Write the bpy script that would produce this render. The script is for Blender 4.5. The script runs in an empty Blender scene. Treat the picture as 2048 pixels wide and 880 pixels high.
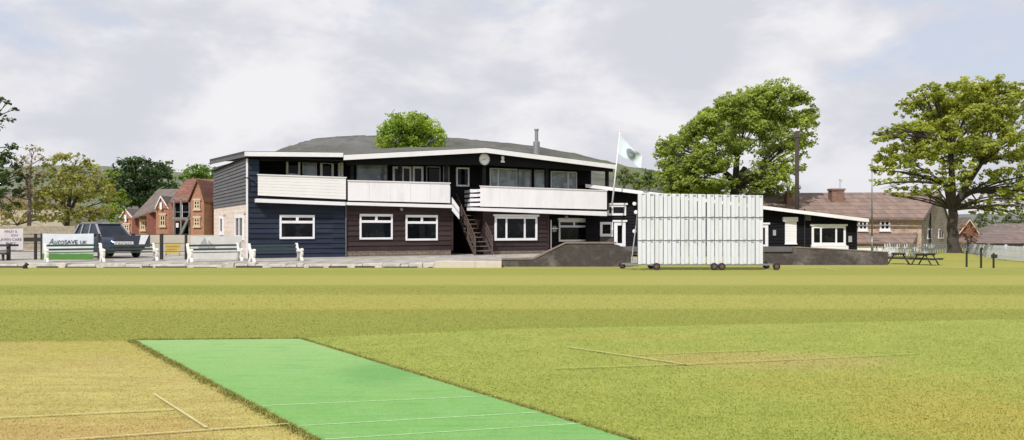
import bpy, math, random
import numpy as np
from mathutils import Vector, Matrix
random.seed(7); RNG = np.random.default_rng(11)
scene = bpy.context.scene
COL = scene.collection
R = math.radians
F, HOR, EYE = 1640.0, 458.0, 1.7          # focal length and horizon in photo pixels, eye height in metres

def P(px, py, Y): return Vector(((px-1024)/F*Y, Y, EYE-(py-HOR)/F*Y))
def G(px, py, z=0.0):
    Y = (EYE-z)*F/(py-HOR); return Vector(((px-1024)/F*Y, Y, z))

# ------------------------------------------------------------------ node helpers
def new_mat(name):
    m = bpy.data.materials.new(name); m.use_nodes = True
    nt = m.node_tree; b = nt.nodes['Principled BSDF']; return m, nt, b
def nd(nt, typ, **kw):
    n = nt.nodes.new(typ)
    for k, v in kw.items(): setattr(n, k, v)
    return n
def inp(nt, sock, v):
    if v is None: return
    if isinstance(v, bpy.types.NodeSocket): nt.links.new(v, sock)
    else: sock.default_value = v
def math_(nt, op, a, b=None, c=None, clamp=False):
    n = nd(nt, 'ShaderNodeMath', operation=op, use_clamp=clamp)
    inp(nt, n.inputs[0], a); inp(nt, n.inputs[1], b); inp(nt, n.inputs[2], c); return n.outputs[0]
def mix(nt, f, a, b, blend='MIX'):
    n = nd(nt, 'ShaderNodeMix', data_type='RGBA', blend_type=blend)
    inp(nt, n.inputs[0], f)
    inp(nt, n.inputs[6], tuple(a)+(1,) if isinstance(a, (tuple, list)) else a)
    inp(nt, n.inputs[7], tuple(b)+(1,) if isinstance(b, (tuple, list)) else b); return n.outputs[2]
def noise(nt, vec, scale, detail=4, rough=.55, dist=0.0):
    n = nd(nt, 'ShaderNodeTexNoise'); inp(nt, n.inputs['Vector'], vec)
    n.inputs['Scale'].default_value = scale; n.inputs['Detail'].default_value = detail
    n.inputs['Roughness'].default_value = rough; n.inputs['Distortion'].default_value = dist
    return n.outputs['Fac']
def mrange(nt, v, a, b, c=0.0, d=1.0, smooth=False):
    n = nd(nt, 'ShaderNodeMapRange'); n.interpolation_type = 'SMOOTHSTEP' if smooth else 'LINEAR'
    inp(nt, n.inputs[0], v); inp(nt, n.inputs[1], a); inp(nt, n.inputs[2], b); inp(nt, n.inputs[3], c); inp(nt, n.inputs[4], d)
    return n.outputs[0]
def pos(nt): return nd(nt, 'ShaderNodeNewGeometry').outputs['Position']
def sep(nt, v):
    n = nd(nt, 'ShaderNodeSeparateXYZ'); nt.links.new(v, n.inputs[0]); return n.outputs
def comb(nt, x, y, z=0.0):
    n = nd(nt, 'ShaderNodeCombineXYZ'); inp(nt, n.inputs[0], x); inp(nt, n.inputs[1], y); inp(nt, n.inputs[2], z); return n.outputs[0]
def bump(nt, b, h, strength=.3, dist=.02):
    n = nd(nt, 'ShaderNodeBump'); n.inputs['Strength'].default_value = strength; n.inputs['Distance'].default_value = dist
    nt.links.new(h, n.inputs['Height']); nt.links.new(n.outputs[0], b.inputs['Normal'])
def sc(c, k): return tuple(x*k for x in c)

def plain(name, c, rough=.6, var=.18, scale=3.0, dirt=None, dirt_amt=.5, metal=0.0, bumps=.15, stretch=None, spec=None, boards=None):
    m, nt, b = new_mat(name); p = nd(nt, 'ShaderNodeTexCoord').outputs['Object'] if stretch is None else None
    if p is None:
        mp = nd(nt, 'ShaderNodeMapping'); nt.links.new(pos(nt), mp.inputs[0]); mp.inputs['Scale'].default_value = stretch; p = mp.outputs[0]
    n1 = noise(nt, p, scale, 6, .6); n2 = noise(nt, p, scale*9, 3, .6)
    v = math_(nt, 'ADD', math_(nt, 'MULTIPLY', n1, .65), math_(nt, 'MULTIPLY', n2, .35))
    col = mix(nt, mrange(nt, v, .3, .7), sc(c, 1-var), sc(c, 1+var))
    if dirt: col = mix(nt, mrange(nt, noise(nt, p, scale*.6, 8, .7), .5, .75, 0, dirt_amt), col, dirt)
    if boards:
        x_, y_, z_ = sep(nt, pos(nt)); wn = nd(nt, 'ShaderNodeTexWhiteNoise', noise_dimensions='2D')
        nt.links.new(comb(nt, math_(nt, 'FLOOR', math_(nt, 'DIVIDE', math_(nt, 'ADD', x_, math_(nt, 'MULTIPLY', y_, .5)), 3.1)), math_(nt, 'FLOOR', math_(nt, 'DIVIDE', z_, boards))), wn.inputs['Vector'])
        kb = mrange(nt, wn.outputs['Value'], 0, 1, .68, 1.38); col = mix(nt, 1.0, col, comb(nt, kb, kb, kb), 'MULTIPLY')
    nt.links.new(col, b.inputs['Base Color']); b.inputs['Roughness'].default_value = rough; b.inputs['Metallic'].default_value = metal
    if bumps: bump(nt, b, n2, bumps)
    if spec is not None: b.inputs['Specular IOR Level'].default_value = spec
    return m
def masonry(name, c1, c2, mortar, ang=0.0, bw=.4, bh=.2, ms=.012, rough=.9, dirt=None, amt=.5):
    m, nt, b = new_mat(name); x, y, z = sep(nt, pos(nt))
    s = math_(nt, 'ADD', math_(nt, 'MULTIPLY', x, math.cos(ang)), math_(nt, 'MULTIPLY', y, math.sin(ang)))
    wob = noise(nt, pos(nt), 3, 3)
    v = comb(nt, s, math_(nt, 'ADD', z, math_(nt, 'MULTIPLY', wob, bh*.25)))
    br = nd(nt, 'ShaderNodeTexBrick'); nt.links.new(v, br.inputs['Vector'])
    br.inputs['Color1'].default_value = c1+(1,); br.inputs['Color2'].default_value = c2+(1,); br.inputs['Mortar'].default_value = mortar+(1,)
    br.inputs['Scale'].default_value = 1; br.inputs['Mortar Size'].default_value = ms; br.inputs['Brick Width'].default_value = bw; br.inputs['Row Height'].default_value = bh
    n2 = noise(nt, pos(nt), 4, 6, .65)
    col = mix(nt, 1.0, br.outputs['Color'], mix(nt, mrange(nt, n2, .3, .7), (.72,.72,.72), (1.2,1.18,1.15)), 'MULTIPLY')
    if dirt: col = mix(nt, mrange(nt, noise(nt, pos(nt), .9, 7, .7), .48, .7, 0, amt), col, dirt)
    nt.links.new(col, b.inputs['Base Color']); b.inputs['Roughness'].default_value = rough
    bump(nt, b, math_(nt, 'SUBTRACT', n2, math_(nt, 'MULTIPLY', br.outputs['Fac'], .6)), .4)
    return m
def tiles(name, c, ang=0.0, rows=.25, rough=.85, moss=None, amt=.5):
    m, nt, b = new_mat(name); x, y, z = sep(nt, pos(nt))
    s = math_(nt, 'ADD', math_(nt, 'MULTIPLY', x, math.cos(ang)), math_(nt, 'MULTIPLY', y, math.sin(ang)))
    row = math_(nt, 'DIVIDE', z, rows); fr = math_(nt, 'FRACT', row); fl = math_(nt, 'FLOOR', row)
    cell = nd(nt, 'ShaderNodeTexWhiteNoise', noise_dimensions='2D')
    nt.links.new(comb(nt, math_(nt, 'FLOOR', math_(nt, 'DIVIDE', s, .3)), fl), cell.inputs['Vector'])
    n2 = noise(nt, pos(nt), 1.2, 7, .7)
    k = math_(nt, 'MULTIPLY', mrange(nt, fr, 0, .25, .55, 1.0), mrange(nt, cell.outputs['Value'], 0, 1, .8, 1.15))
    k = math_(nt, 'MULTIPLY', k, mrange(nt, n2, .3, .7, .8, 1.2))
    col = mix(nt, 1.0, c, comb(nt, k, k, k), 'MULTIPLY')
    if moss: col = mix(nt, mrange(nt, n2, .45, .65, 0, amt), col, moss)
    nt.links.new(col, b.inputs['Base Color']); b.inputs['Roughness'].default_value = rough
    bump(nt, b, fr, .5, .03)
    return m
def glass(name, c=(.004,.005,.007), rough=.05, spec=.2):
    m, nt, b = new_mat(name); n = noise(nt, nd(nt, 'ShaderNodeTexCoord').outputs['Object'], 1.1, 3)
    n5 = noise(nt, nd(nt, 'ShaderNodeTexCoord').outputs['Object'], 2.3, 2, .4)
    nt.links.new(mix(nt, mrange(nt, n5, .56, .60, 0, .8), mix(nt, mrange(nt, n, .35, .65), sc(c, .6), sc(c, 1.4)), tuple(v*1.5+.009 for v in c)), b.inputs['Base Color'])  # paler blotches paint reflections and curtains into the pane colour
    b.inputs['Roughness'].default_value = rough; b.inputs['IOR'].default_value = 1.45; b.inputs['Specular IOR Level'].default_value = spec
    bump(nt, b, n, .05, .05); return m
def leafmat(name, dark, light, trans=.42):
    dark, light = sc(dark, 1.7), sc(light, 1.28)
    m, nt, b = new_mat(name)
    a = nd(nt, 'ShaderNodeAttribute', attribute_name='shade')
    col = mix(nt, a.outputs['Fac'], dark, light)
    nt.links.new(col, b.inputs['Base Color']); b.inputs['Roughness'].default_value = .55
    b.inputs['Specular IOR Level'].default_value = .25
    t = nd(nt, 'ShaderNodeBsdfTranslucent'); nt.links.new(mix(nt, 1.0, col, (1.15,1.2,.5), 'MULTIPLY'), t.inputs[0])
    mx = nd(nt, 'ShaderNodeMixShader'); mx.inputs[0].default_value = trans
    nt.links.new(b.outputs[0], mx.inputs[1]); nt.links.new(t.outputs[0], mx.inputs[2])
    nt.links.new(mx.outputs[0], nt.nodes['Material Output'].inputs['Surface']); return m

# ------------------------------------------------------------------ object helpers
def props(o, label=None, cat=None, group=None, kind=None):
    if label: o['label'] = label
    if cat: o['category'] = cat
    if group: o['group'] = group
    if kind: o['kind'] = kind
    return o
def thing(name, label, cat, loc=(0,0,0), rotz=0.0, group=None):
    o = bpy.data.objects.new(name, None); COL.objects.link(o); o.location = loc; o.rotation_euler = (0,0,rotz)
    return props(o, label, cat, group)
def copy_tree(o, parent=None):
    c = o.copy(); COL.objects.link(c)
    if parent: c.parent = parent
    for ch in list(o.children): copy_tree(ch, c)
    return c

class MB:
    def __init__(s): s.v = []; s.f = []
    def add(s, vs, fs):
        k = len(s.v); s.v += [tuple(v) for v in vs]; s.f += [tuple(i+k for i in f) for f in fs]; return s
    def quad(s, a, b, c, d): return s.add([a,b,c,d], [(0,1,2,3)])
    def poly(s, pts): return s.add(pts, [tuple(range(len(pts)))])
    def extr(s, pts, off):                       # closed prism: polygon + offset vector
        off = Vector(off); n = len(pts); p = [Vector(q) for q in pts]; q = [a+off for a in p]
        fs = [tuple(range(n)), tuple(range(2*n-1, n-1, -1))]+[(i, i+n, (i+1)%n+n, (i+1)%n) for i in range(n)]
        return s.add(p+q, fs)
    def box(s, x0, x1, y0, y1, z0, z1):
        return s.extr([(x0,y0,z0),(x1,y0,z0),(x1,y0,z1),(x0,y0,z1)], (0,y1-y0,0))
    def tube(s, pts, rad, seg=8, cap=True):
        pts = [Vector(p) for p in pts]; n = len(pts)
        if not isinstance(rad, (list, tuple)): rad = [rad]*n
        vs = []; up = Vector((0,0,1))
        for i, p in enumerate(pts):
            d = (pts[min(i+1,n-1)]-pts[max(i-1,0)])
            d = d.normalized() if d.length > 1e-9 else up
            a = d.cross(Vector((1,0,0)) if abs(d.x) < .8 else Vector((0,1,0))).normalized(); b = d.cross(a)
            for k in range(seg):
                t = 2*math.pi*k/seg; vs.append(p+(a*math.cos(t)+b*math.sin(t))*rad[i])
        fs = [(i*seg+k, i*seg+(k+1)%seg, (i+1)*seg+(k+1)%seg, (i+1)*seg+k) for i in range(n-1) for k in range(seg)]
        if cap: fs += [tuple(range(seg-1,-1,-1)), tuple((n-1)*seg+k for k in range(seg))]
        return s.add(vs, fs)
    def bar(s, a, b, w, h=None):
        h = h or w; a, b = Vector(a), Vector(b); d = (b-a).normalized()
        u = d.cross(Vector((0,0,1)) if abs(d.z) < .95 else Vector((0,1,0))).normalized()*(w/2); v = d.cross(u).normalized()*(h/2)
        return s.extr([a-u-v, a+u-v, a+u+v, a-u+v], b-a)
    def build(s, name, m, parent=None, label=None, bevel=0.0, smooth=False, kind=None, cat=None, loc=None):
        me = bpy.data.meshes.new(name); o = bpy.data.objects.new(name, me); COL.objects.link(o)
        off = Vector((0,0,0))
        if loc is not None: off = Vector(loc); o.location = off
        if parent is not None:
            o.parent = parent
            if loc is None:
                p = parent
                while p is not None:
                    off = off+(p.location if not p.get('_local') else Vector((0,0,0))); p = p.parent
        me.from_pydata([tuple(Vector(v)-off) for v in s.v], [], s.f); me.materials.append(m)
        import bmesh
        bm = bmesh.new(); bm.from_mesh(me); bmesh.ops.recalc_face_normals(bm, faces=bm.faces); bm.to_mesh(me); bm.free()
        if smooth:
            for p in me.polygons: p.use_smooth = True
        if bevel:
            md = o.modifiers.new('bevel', 'BEVEL'); md.width = bevel; md.segments = 2; md.limit_method = 'ANGLE'
        return props(o, label, cat, None, kind)

class Frame:                                     # a vertical plane: s along it, n outward (towards the viewer), z up
    def __init__(s, A, ang):
        s.A = Vector((A[0], A[1], 0)); s.e = Vector((math.cos(ang), math.sin(ang), 0)); s.n = Vector((math.sin(ang), -math.cos(ang), 0)); s.ang = ang
    def W(s, a, n, z): return s.A+s.e*a+s.n*n+Vector((0,0,z))
    def s_at(s, px, n=0.0):
        k = (px-1024)/F; q = s.A+s.n*n
        return (k*q.y-q.x)/(s.e.x-k*s.e.y)
    def at(s, px, py, n=0.0):
        a = s.s_at(px, n); Y = (s.A+s.n*n+s.e*a).y; return a, EYE-(py-HOR)/F*Y
    def rect(s, x0, y0, x1, y1, n=0.0):
        c = (x0+x1)/2; Y = (s.A+s.n*n+s.e*s.s_at(c, n)).y
        return s.s_at(x0, n), s.s_at(x1, n), EYE-(y1-HOR)/F*Y, EYE-(y0-HOR)/F*Y
    def prism(s, mb, sz, n0, n1):
        return mb.extr([s.W(a, n0, z) for a, z in sz], s.n*(n1-n0))
    def box(s, mb, s0, s1, n0, n1, z0, z1): return s.prism(mb, [(s0,z0),(s1,z0),(s1,z1),(s0,z1)], n0, n1)
    def pbox(s, mb, x0, y0, x1, y1, n0, n1):
        s0, s1, z0, z1 = s.rect(x0, y0, x1, y1, n1); return s.box(mb, s0, s1, n0, n1, z0, z1)
    def pprism(s, mb, pts, n0, n1): return s.prism(mb, [s.at(x, y, n1) for x, y in pts], n0, n1)
    def lap(s, mb, s0, s1, z0, z1, n, pitch=.2, lip=.05, back=None):
        k = max(1, round((z1-z0)/pitch)); h = (z1-z0)/k
        for i in range(k):
            za, zb = z0+i*h, z0+(i+1)*h
            j = random.uniform(-.004, .004)
            mb.quad(s.W(s0,n+lip+j,za), s.W(s1,n+lip+j,za), s.W(s1,n,zb), s.W(s0,n,zb))
            mb.quad(s.W(s0,n,za), s.W(s1,n,za), s.W(s1,n+lip+j,za), s.W(s0,n+lip+j,za))
            for a in (s0, s1): mb.poly([s.W(a,n,za), s.W(a,n+lip+j,za), s.W(a,n,zb)])
        return mb

# ------------------------------------------------------------------ materials
M = {}
M['white'] = plain('white_paint', (.82,.81,.85), .45, .05, 1.5, (.52,.50,.47), .35)
M['screen_white'] = plain('screen_paint', (.66,.68,.74), .5, .07, 1.2, (.50,.50,.49), .6, stretch=(2,2,.5))
M['parapet'] = plain('parapet_paint', (.84,.82,.87), .5, .06, .8, (.60,.57,.59), .6, stretch=(2.2,2.2,.5))
M['cream_parapet'] = plain('cream_board_paint', (.84,.825,.83), .5, .06, .8, (.66,.645,.63), .4)
M['cream'] = plain('cream_concrete', (.58,.51,.43), .85, .1, 2, (.36,.33,.28), .5)
M['navy'] = plain('navy_boards', (.015,.022,.043), .7, .3, 1.2, (.033,.041,.062), .55, stretch=(1,1,4), spec=.3, boards=.26)
M['brown'] = plain('brown_boards', (.033,.0195,.0195), .7, .3, 1.2, (.055,.038,.036), .6, stretch=(1,1,4), spec=.3, boards=.27)
M['black'] = plain('black_boards', (.0045,.0045,.007), .7, .4, 1.2, (.009,.009,.012), .6, stretch=(1,1,4), spec=.2, boards=.2)
M['greyboard'] = plain('weathered_grey_boards', (.10,.10,.108), .7, .2, 1.2, (.19,.185,.18), .5, stretch=(1,1,4))
M['roofedge'] = plain('dark_roofing_felt', (.04,.04,.044), .8, .3)
M['stair'] = plain('brown_stair_timber', (.085,.06,.05), .7, .3, 4)
M['tread'] = plain('worn_tread', (.16,.125,.105), .8, .3, 5)
M['pane'] = glass('window_glass'); M['panesky'] = glass('pale_window_glass', (.26,.31,.36), .08, .6)  # pale pane colour holds painted sky reflection and curtains
M['curtain'] = plain('net_curtain', (.35,.36,.37), .9, .15)
M['darkmetal'] = plain('dark_metal', (.03,.03,.032), .5, .2, 4, metal=.3)
M['grey_metal'] = plain('galvanised_metal', (.30,.31,.32), .45, .15, 4, metal=.6)
M['rubber'] = plain('tyre_rubber', (.018,.017,.017), .8, .2)
M['rim'] = plain('red_brown_rim', (.16,.07,.06), .5, .2)
M['greenslat'] = plain('dark_green_slats', (.045,.07,.066), .4, .3, 4)
M['benchwhite'] = plain('white_cast_iron', (.8,.79,.75), .4, .06, 4, (.5,.47,.4), .3)
M['timber'] = plain('dark_picnic_timber', (.045,.042,.042), .8, .3, 5)
M['post'] = plain('dark_fence_post', (.025,.022,.018), .8, .3, 5)
M['bark'] = plain('tree_bark', (.055,.045,.038), .95, .45, 3, (.11,.10,.085), .5, bumps=.8)
M['paleb'] = plain('pale_bark', (.17,.13,.10), .95, .3, 3, bumps=.6)
M['pebble'] = masonry('pebbledash_wall', (.036,.03,.031), (.065,.054,.053), (.08,.068,.065), 0, .07, .06, .01, dirt=(.25,.215,.195), amt=.75)
M['copingm'] = plain('coping_stone', (.21,.165,.135), .9, .25, 3)
M['kerbm'] = plain('kerb_stone', (.48,.45,.41), .9, .35, 3.5, (.17,.165,.13), .8, bumps=.6)
M['plinth'] = masonry('stone_plinth', (.24,.19,.145), (.19,.15,.12), (.12,.10,.08), R(28), .45, .14, .02)

# ------------------------------------------------------------------ world and sun
w = bpy.data.worlds.new('World'); scene.world = w; w.use_nodes = True
nt = w.node_tree; bg = nt.nodes['Background']
SUN_AZ, SUN_EL = Vector((-.42, -.91, 0)).normalized(), R(46)
sky = nd(nt, 'ShaderNodeTexSky'); sky.sky_type = 'NISHITA'; sky.sun_disc = False; sky.sun_elevation = SUN_EL
sky.sun_rotation = math.atan2(SUN_AZ.x, SUN_AZ.y); sky.air_density = 1.0; sky.dust_density = 1.5
d = nd(nt, 'ShaderNodeTexCoord').outputs['Generated']
mp = nd(nt, 'ShaderNodeMapping'); nt.links.new(d, mp.inputs[0]); mp.inputs['Scale'].default_value = (1, 1, 2.1); mp.inputs['Location'].default_value = (1.35, .4, .25)
n_big = noise(nt, mp.outputs[0], 2.8, 9, .55, .1); n_puff = noise(nt, mp.outputs[0], 7.5, 10, .58, .15)
cov = math_(nt, 'ADD', math_(nt, 'MULTIPLY', n_big, .65), math_(nt, 'MULTIPLY', n_puff, .35))
shade = noise(nt, mp.outputs[0], 4.6, 9, .55, .15)
cloud = mix(nt, mrange(nt, shade, .40, .62, smooth=True), (6.75,6.85,7.5), (8.9,8.8,9.05))
blue = mix(nt, .88, sky.outputs[0], (6.6,7.1,8.3))
skycol = mix(nt, mrange(nt, cov, .40, .49, smooth=True), blue, cloud)
# brighter milky band towards the horizon
z = sep(nt, d)[2]
skycol = mix(nt, mrange(nt, z, .0, .12, .45, 0.0, True), skycol, (6.9,7.1,7.7))
nt.links.new(skycol, bg.inputs[0]); bg.inputs[1].default_value = .1
L = bpy.data.lights.new('sun', 'SUN'); L.energy = 3.7; L.angle = R(.8); L.color = (1, .955, .90)
lo = bpy.data.objects.new('sun', L); COL.objects.link(lo)
dirv = -(SUN_AZ*math.cos(SUN_EL)+Vector((0,0,math.sin(SUN_EL))))
lo.rotation_euler = dirv.to_track_quat('-Z', 'Y').to_euler(); lo.location = (-20,-20,30)

# ------------------------------------------------------------------ camera
cam = bpy.data.cameras.new('camera'); co = bpy.data.objects.new('camera', cam); COL.objects.link(co)
cam.sensor_width = 36; cam.lens = 36*F/2048; cam.shift_y = (HOR-440)/2048; cam.clip_start = .1; cam.clip_end = 12000
co.location = (0,0,EYE); co.rotation_euler = (R(90),0,0); scene.camera = co
scene.view_settings.view_transform = 'Standard'; scene.view_settings.look = 'None'; scene.view_settings.exposure = 0
scene.render.resolution_x, scene.render.resolution_y = 1024, 440

# ------------------------------------------------------------------ ground
PL0, PL1 = G(268,681), G(640,880); PR0, PR1 = G(600,678), G(1260,880)      # matting edges
def grass_material(name, blades=False):
    m, nt, b = new_mat(name); p = pos(nt); x, y, z = sep(nt, p)
    # mowing bands across the outfield (world y)
    fine = noise(nt, p, 9, 6, .65); mid = noise(nt, p, 1.3, 5, .6); big = noise(nt, p, .22, 4, .55)
    mp = nd(nt, 'ShaderNodeMapping'); nt.links.new(p, mp.inputs[0]); mp.inputs['Scale'].default_value = (.5, 2.2, 1)
    streak = noise(nt, mp.outputs[0], 2.5, 6, .65)
    yw = math_(nt, 'ADD', y, math_(nt, 'MULTIPLY', math_(nt, 'SUBTRACT', mid, .5), .35))
    def band(a, b_, soft): return math_(nt, 'MULTIPLY', mrange(nt, yw, a-soft, a+soft, 0, 1, True), mrange(nt, yw, b_-soft, b_+soft, 1, 0, True))
    dark = math_(nt, 'ADD', math_(nt, 'ADD', band(8.0, 17.4, .35), band(21.2, 24.9, .5)), math_(nt, 'MULTIPLY', band(30.0, 36, .9), .7))
    light = (.308,.308,.078); darkc = (.240,.256,.054)
    col = mix(nt, dark, light, darkc)
    col = mix(nt, mrange(nt, big, .35, .65, 0, .5), col, mix(nt, 1.0, col, (1.05,.97,.95), 'MULTIPLY'))
    # greener towards the near right half
    gr = math_(nt, 'MULTIPLY', mrange(nt, y, 12, 19, 1, 0, True), mrange(nt, x, -6, 1, 0, 1, True))
    col = mix(nt, math_(nt, 'MULTIPLY', gr, .7), col, mix(nt, dark, (.25,.275,.062), (.21,.245,.048)))
    # the square: its far edge bends with x
    e = math_(nt, 'ADD', mrange(nt, x, -8, -3.3, 12.3, 12.75), mrange(nt, x, -3.3, 0, 0, 1.2))
    e = math_(nt, 'ADD', e, mrange(nt, x, 0, 9, 0, 1.45))
    yn = math_(nt, 'ADD', y, math_(nt, 'MULTIPLY', math_(nt, 'SUBTRACT', mid, .5), .22))
    sq = mrange(nt, math_(nt, 'SUBTRACT', e, yn), -.12, .12, 0, 1, True)
    # side of the matting: signed distance from its left edge
    dx, dy = (PL1-PL0).x, (PL1-PL0).y; ln = math.hypot(dx, dy)
    sd = math_(nt, 'ADD', math_(nt, 'MULTIPLY', math_(nt, 'SUBTRACT', x, PL0.x), -dy/ln), math_(nt, 'MULTIPLY', math_(nt, 'SUBTRACT', y, PL0.y), dx/ln))
    left = mrange(nt, math_(nt, 'ADD', sd, math_(nt, 'MULTIPLY', math_(nt, 'SUBTRACT', mid, .5), .6)), -.1, .6, 1, 0, True)
    squareR = mix(nt, mrange(nt, mid, .35, .65), (.255,.295,.064), (.30,.33,.08))
    tan_ = mix(nt, mrange(nt, streak, .35, .65), (.375,.325,.105), (.44,.385,.138))
    tan_ = mix(nt, mrange(nt, y, 9.5, 12.0, 0, .75, True), tan_, (.345,.31,.08))
    tan_ = mix(nt, mrange(nt, noise(nt, p, .8, 4, .6), .5, .7, 0, .4), tan_, (.37,.275,.115))
    sqc = mix(nt, left, squareR, tan_)
    col = mix(nt, sq, col, sqc)
    # worn patches on the square to the right
    def blob(px, py, rx, ry, k, c):
        nonlocal col
        g = G(px, py); q = math_(nt, 'ADD', math_(nt, 'POWER', math_(nt, 'DIVIDE', math_(nt, 'SUBTRACT', x, g.x), rx), 2.0), math_(nt, 'POWER', math_(nt, 'DIVIDE', math_(nt, 'SUBTRACT', y, g.y), ry), 2.0))
        f = mrange(nt, math_(nt, 'ADD', q, math_(nt, 'MULTIPLY', math_(nt, 'SUBTRACT', streak, .5), 1.6)), 0, 1.2, k, 0, True)
        col = mix(nt, f, col, c)
    blob(1560, 722, 1.9, .9, .5, (.41,.31,.14)); blob(1420, 715, 1.4, .8, .28, (.38,.29,.10)); blob(1760, 770, 2.2, 1.1, .3, (.40,.31,.09)); blob(1980, 840, 1.6, 1.2, .42, (.42,.30,.085))
    blob(1250, 672, 1.6, .5, .35, (.36,.30,.08)); blob(600, 600, 5, 3, .25, (.34,.30,.07)); blob(150, 860, 1.5, .6, .4, (.42,.26,.12))
    if blades:
        a = nd(nt, 'ShaderNodeAttribute', attribute_name='shade')
        k = mrange(nt, a.outputs['Fac'], 0, 1, 1.02, 1.2)
        col = mix(nt, 1.0, col, comb(nt, k, k, math_(nt, 'MULTIPLY', k, .9)), 'MULTIPLY')
        b.inputs['Specular IOR Level'].default_value = .2
    else:
        k = math_(nt, 'ADD', math_(nt, 'MULTIPLY', fine, .7), math_(nt, 'MULTIPLY', streak, .3))
        kk = mrange(nt, k, .3, .7, .84, 1.2)
        col = mix(nt, 1.0, col, comb(nt, kk, kk, kk), 'MULTIPLY')
        bump(nt, b, fine, .3, .02); b.inputs['Specular IOR Level'].default_value = .1
    nt.links.new(col, b.inputs['Base Color']); b.inputs['Roughness'].default_value = .85
    return m
M['grass'] = grass_material('mown_grass'); M['blade'] = grass_material('grass_blades', True)
def rough_material():
    m, nt, b = new_mat('rough_edge_grass'); a = nd(nt, 'ShaderNodeAttribute', attribute_name='shade')
    col = mix(nt, a.outputs['Fac'], (.20,.20,.052), (.36,.34,.095)); col = mix(nt, mrange(nt, noise(nt, pos(nt), 3, 4), .4, .65, 0, .7), col, (.20,.21,.05))
    nt.links.new(col, b.inputs['Base Color']); b.inputs['Roughness'].default_value = .85; b.inputs['Specular IOR Level'].default_value = .2; return m
M['rough'] = rough_material()
g = MB(); S = 6000
xs = [-S,-300,-60,0,60,300,S]; ys = [-200,0,40,120,500,S]
for i in range(len(xs)-1):
    for j in range(len(ys)-1):
        g.quad((xs[i],ys[j],0),(xs[i+1],ys[j],0),(xs[i+1],ys[j+1],0),(xs[i],ys[j+1],0))
g.build('ground', M['grass'], kind='structure')

# grass blades near the camera (one uncountable mass)
def in_mat(x, y, grow=0.0):
    def side(p0, p1):
        dx, dy = (p1-p0).x, (p1-p0).y; ln = math.hypot(dx, dy); return ((x-p0.x)*(-dy)+(y-p0.y)*dx)/ln
    a = side(PL0, PL1); b = side(PR0, PR1)
    yl = PL0.y+(x-PL0.x)*(PR0.y-PL0.y)/(PR0.x-PL0.x)
    return (a > -grow) & (b < grow) & (y < yl+grow)
def blade_mesh(name, pts, h, wd, shade, bm_='blade'):
    n = len(pts); ang = RNG.uniform(0, 2*np.pi, n); ux, uy = np.cos(ang)*wd/2, np.sin(ang)*wd/2
    lean = RNG.normal(0, .8, (n,2))*h[:,None]
    v = np.zeros((n,3,3)); v[:,0,0] = pts[:,0]-ux; v[:,0,1] = pts[:,1]-uy; v[:,1,0] = pts[:,0]+ux; v[:,1,1] = pts[:,1]+uy
    v[:,2,0] = pts[:,0]+lean[:,0]; v[:,2,1] = pts[:,1]+lean[:,1]; v[:,2,2] = h
    me = bpy.data.meshes.new(name); me.vertices.add(n*3); me.vertices.foreach_set('co', v.reshape(-1))
    me.loops.add(n*3); me.loops.foreach_set('vertex_index', np.arange(n*3, dtype=np.int32))
    me.polygons.add(n); me.polygons.foreach_set('loop_start', np.arange(0, n*3, 3, dtype=np.int32)); me.polygons.foreach_set('loop_total', np.full(n, 3, dtype=np.int32))
    at = me.attributes.new('shade', 'FLOAT', 'FACE'); at.data.foreach_set('value', shade.astype(np.float32))
    me.update(); me.validate(); me.materials.append(M[bm_])
    o = bpy.data.objects.new(name, me); COL.objects.link(o); return o
N = 420000
yy = 5.6/(1-RNG.uniform(0,1,N)*(1-5.6/24)); xx = RNG.uniform(-1,1,N)*(yy*.66+.3)
keep = ~in_mat(xx, yy, .02); xx, yy = xx[keep], yy[keep]
sidel = ((xx-PL0.x)*(-(PL1-PL0).y)+(yy-PL0.y)*(PL1-PL0).x) < 0
hh = RNG.uniform(.004, .012, len(xx))*np.where(sidel & (yy < 12.3), .5, 1.0)
o = blade_mesh('grass', np.stack([xx,yy],1), hh, .005+.0009*yy, RNG.uniform(0,1,len(xx)))
props(o, 'short mown grass blades on the cricket square and outfield', 'grass', None, 'stuff')
# longer rough tufts along the edges of the matting
def edge_pts(p0, p1, n, w, out):
    t = RNG.uniform(0,1,n); dx, dy = (p1-p0).x, (p1-p0).y; ln = math.hypot(dx, dy)
    off = np.abs(RNG.normal(0, w, n))*out
    clump = .5+.5*np.sin(t*ln*5.3+np.sin(t*ln*13.1)*1.5)
    k = RNG.uniform(0,1,n) < .35+.65*clump; t, off = t[k], off[k]
    return np.stack([p0.x+dx*t-dy/ln*off, p0.y+dy*t+dx/ln*off],1)
ep = [edge_pts(PL0, PL1+(PL1-PL0)*.25, 15000, .05, -1), edge_pts(PR0, PR1+(PR1-PR0)*.25, 10000, .028, 1), edge_pts(PL0, PR0, 3500, .035, 1)]
ep = np.concatenate(ep)
o = blade_mesh('edge_grass', ep, RNG.uniform(.010,.036,len(ep)), np.full(len(ep), .011), RNG.uniform(0,1,len(ep)), 'rough')
props(o, 'longer rough grass growing along the edges of the green matting', 'grass', None, 'stuff')

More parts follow.
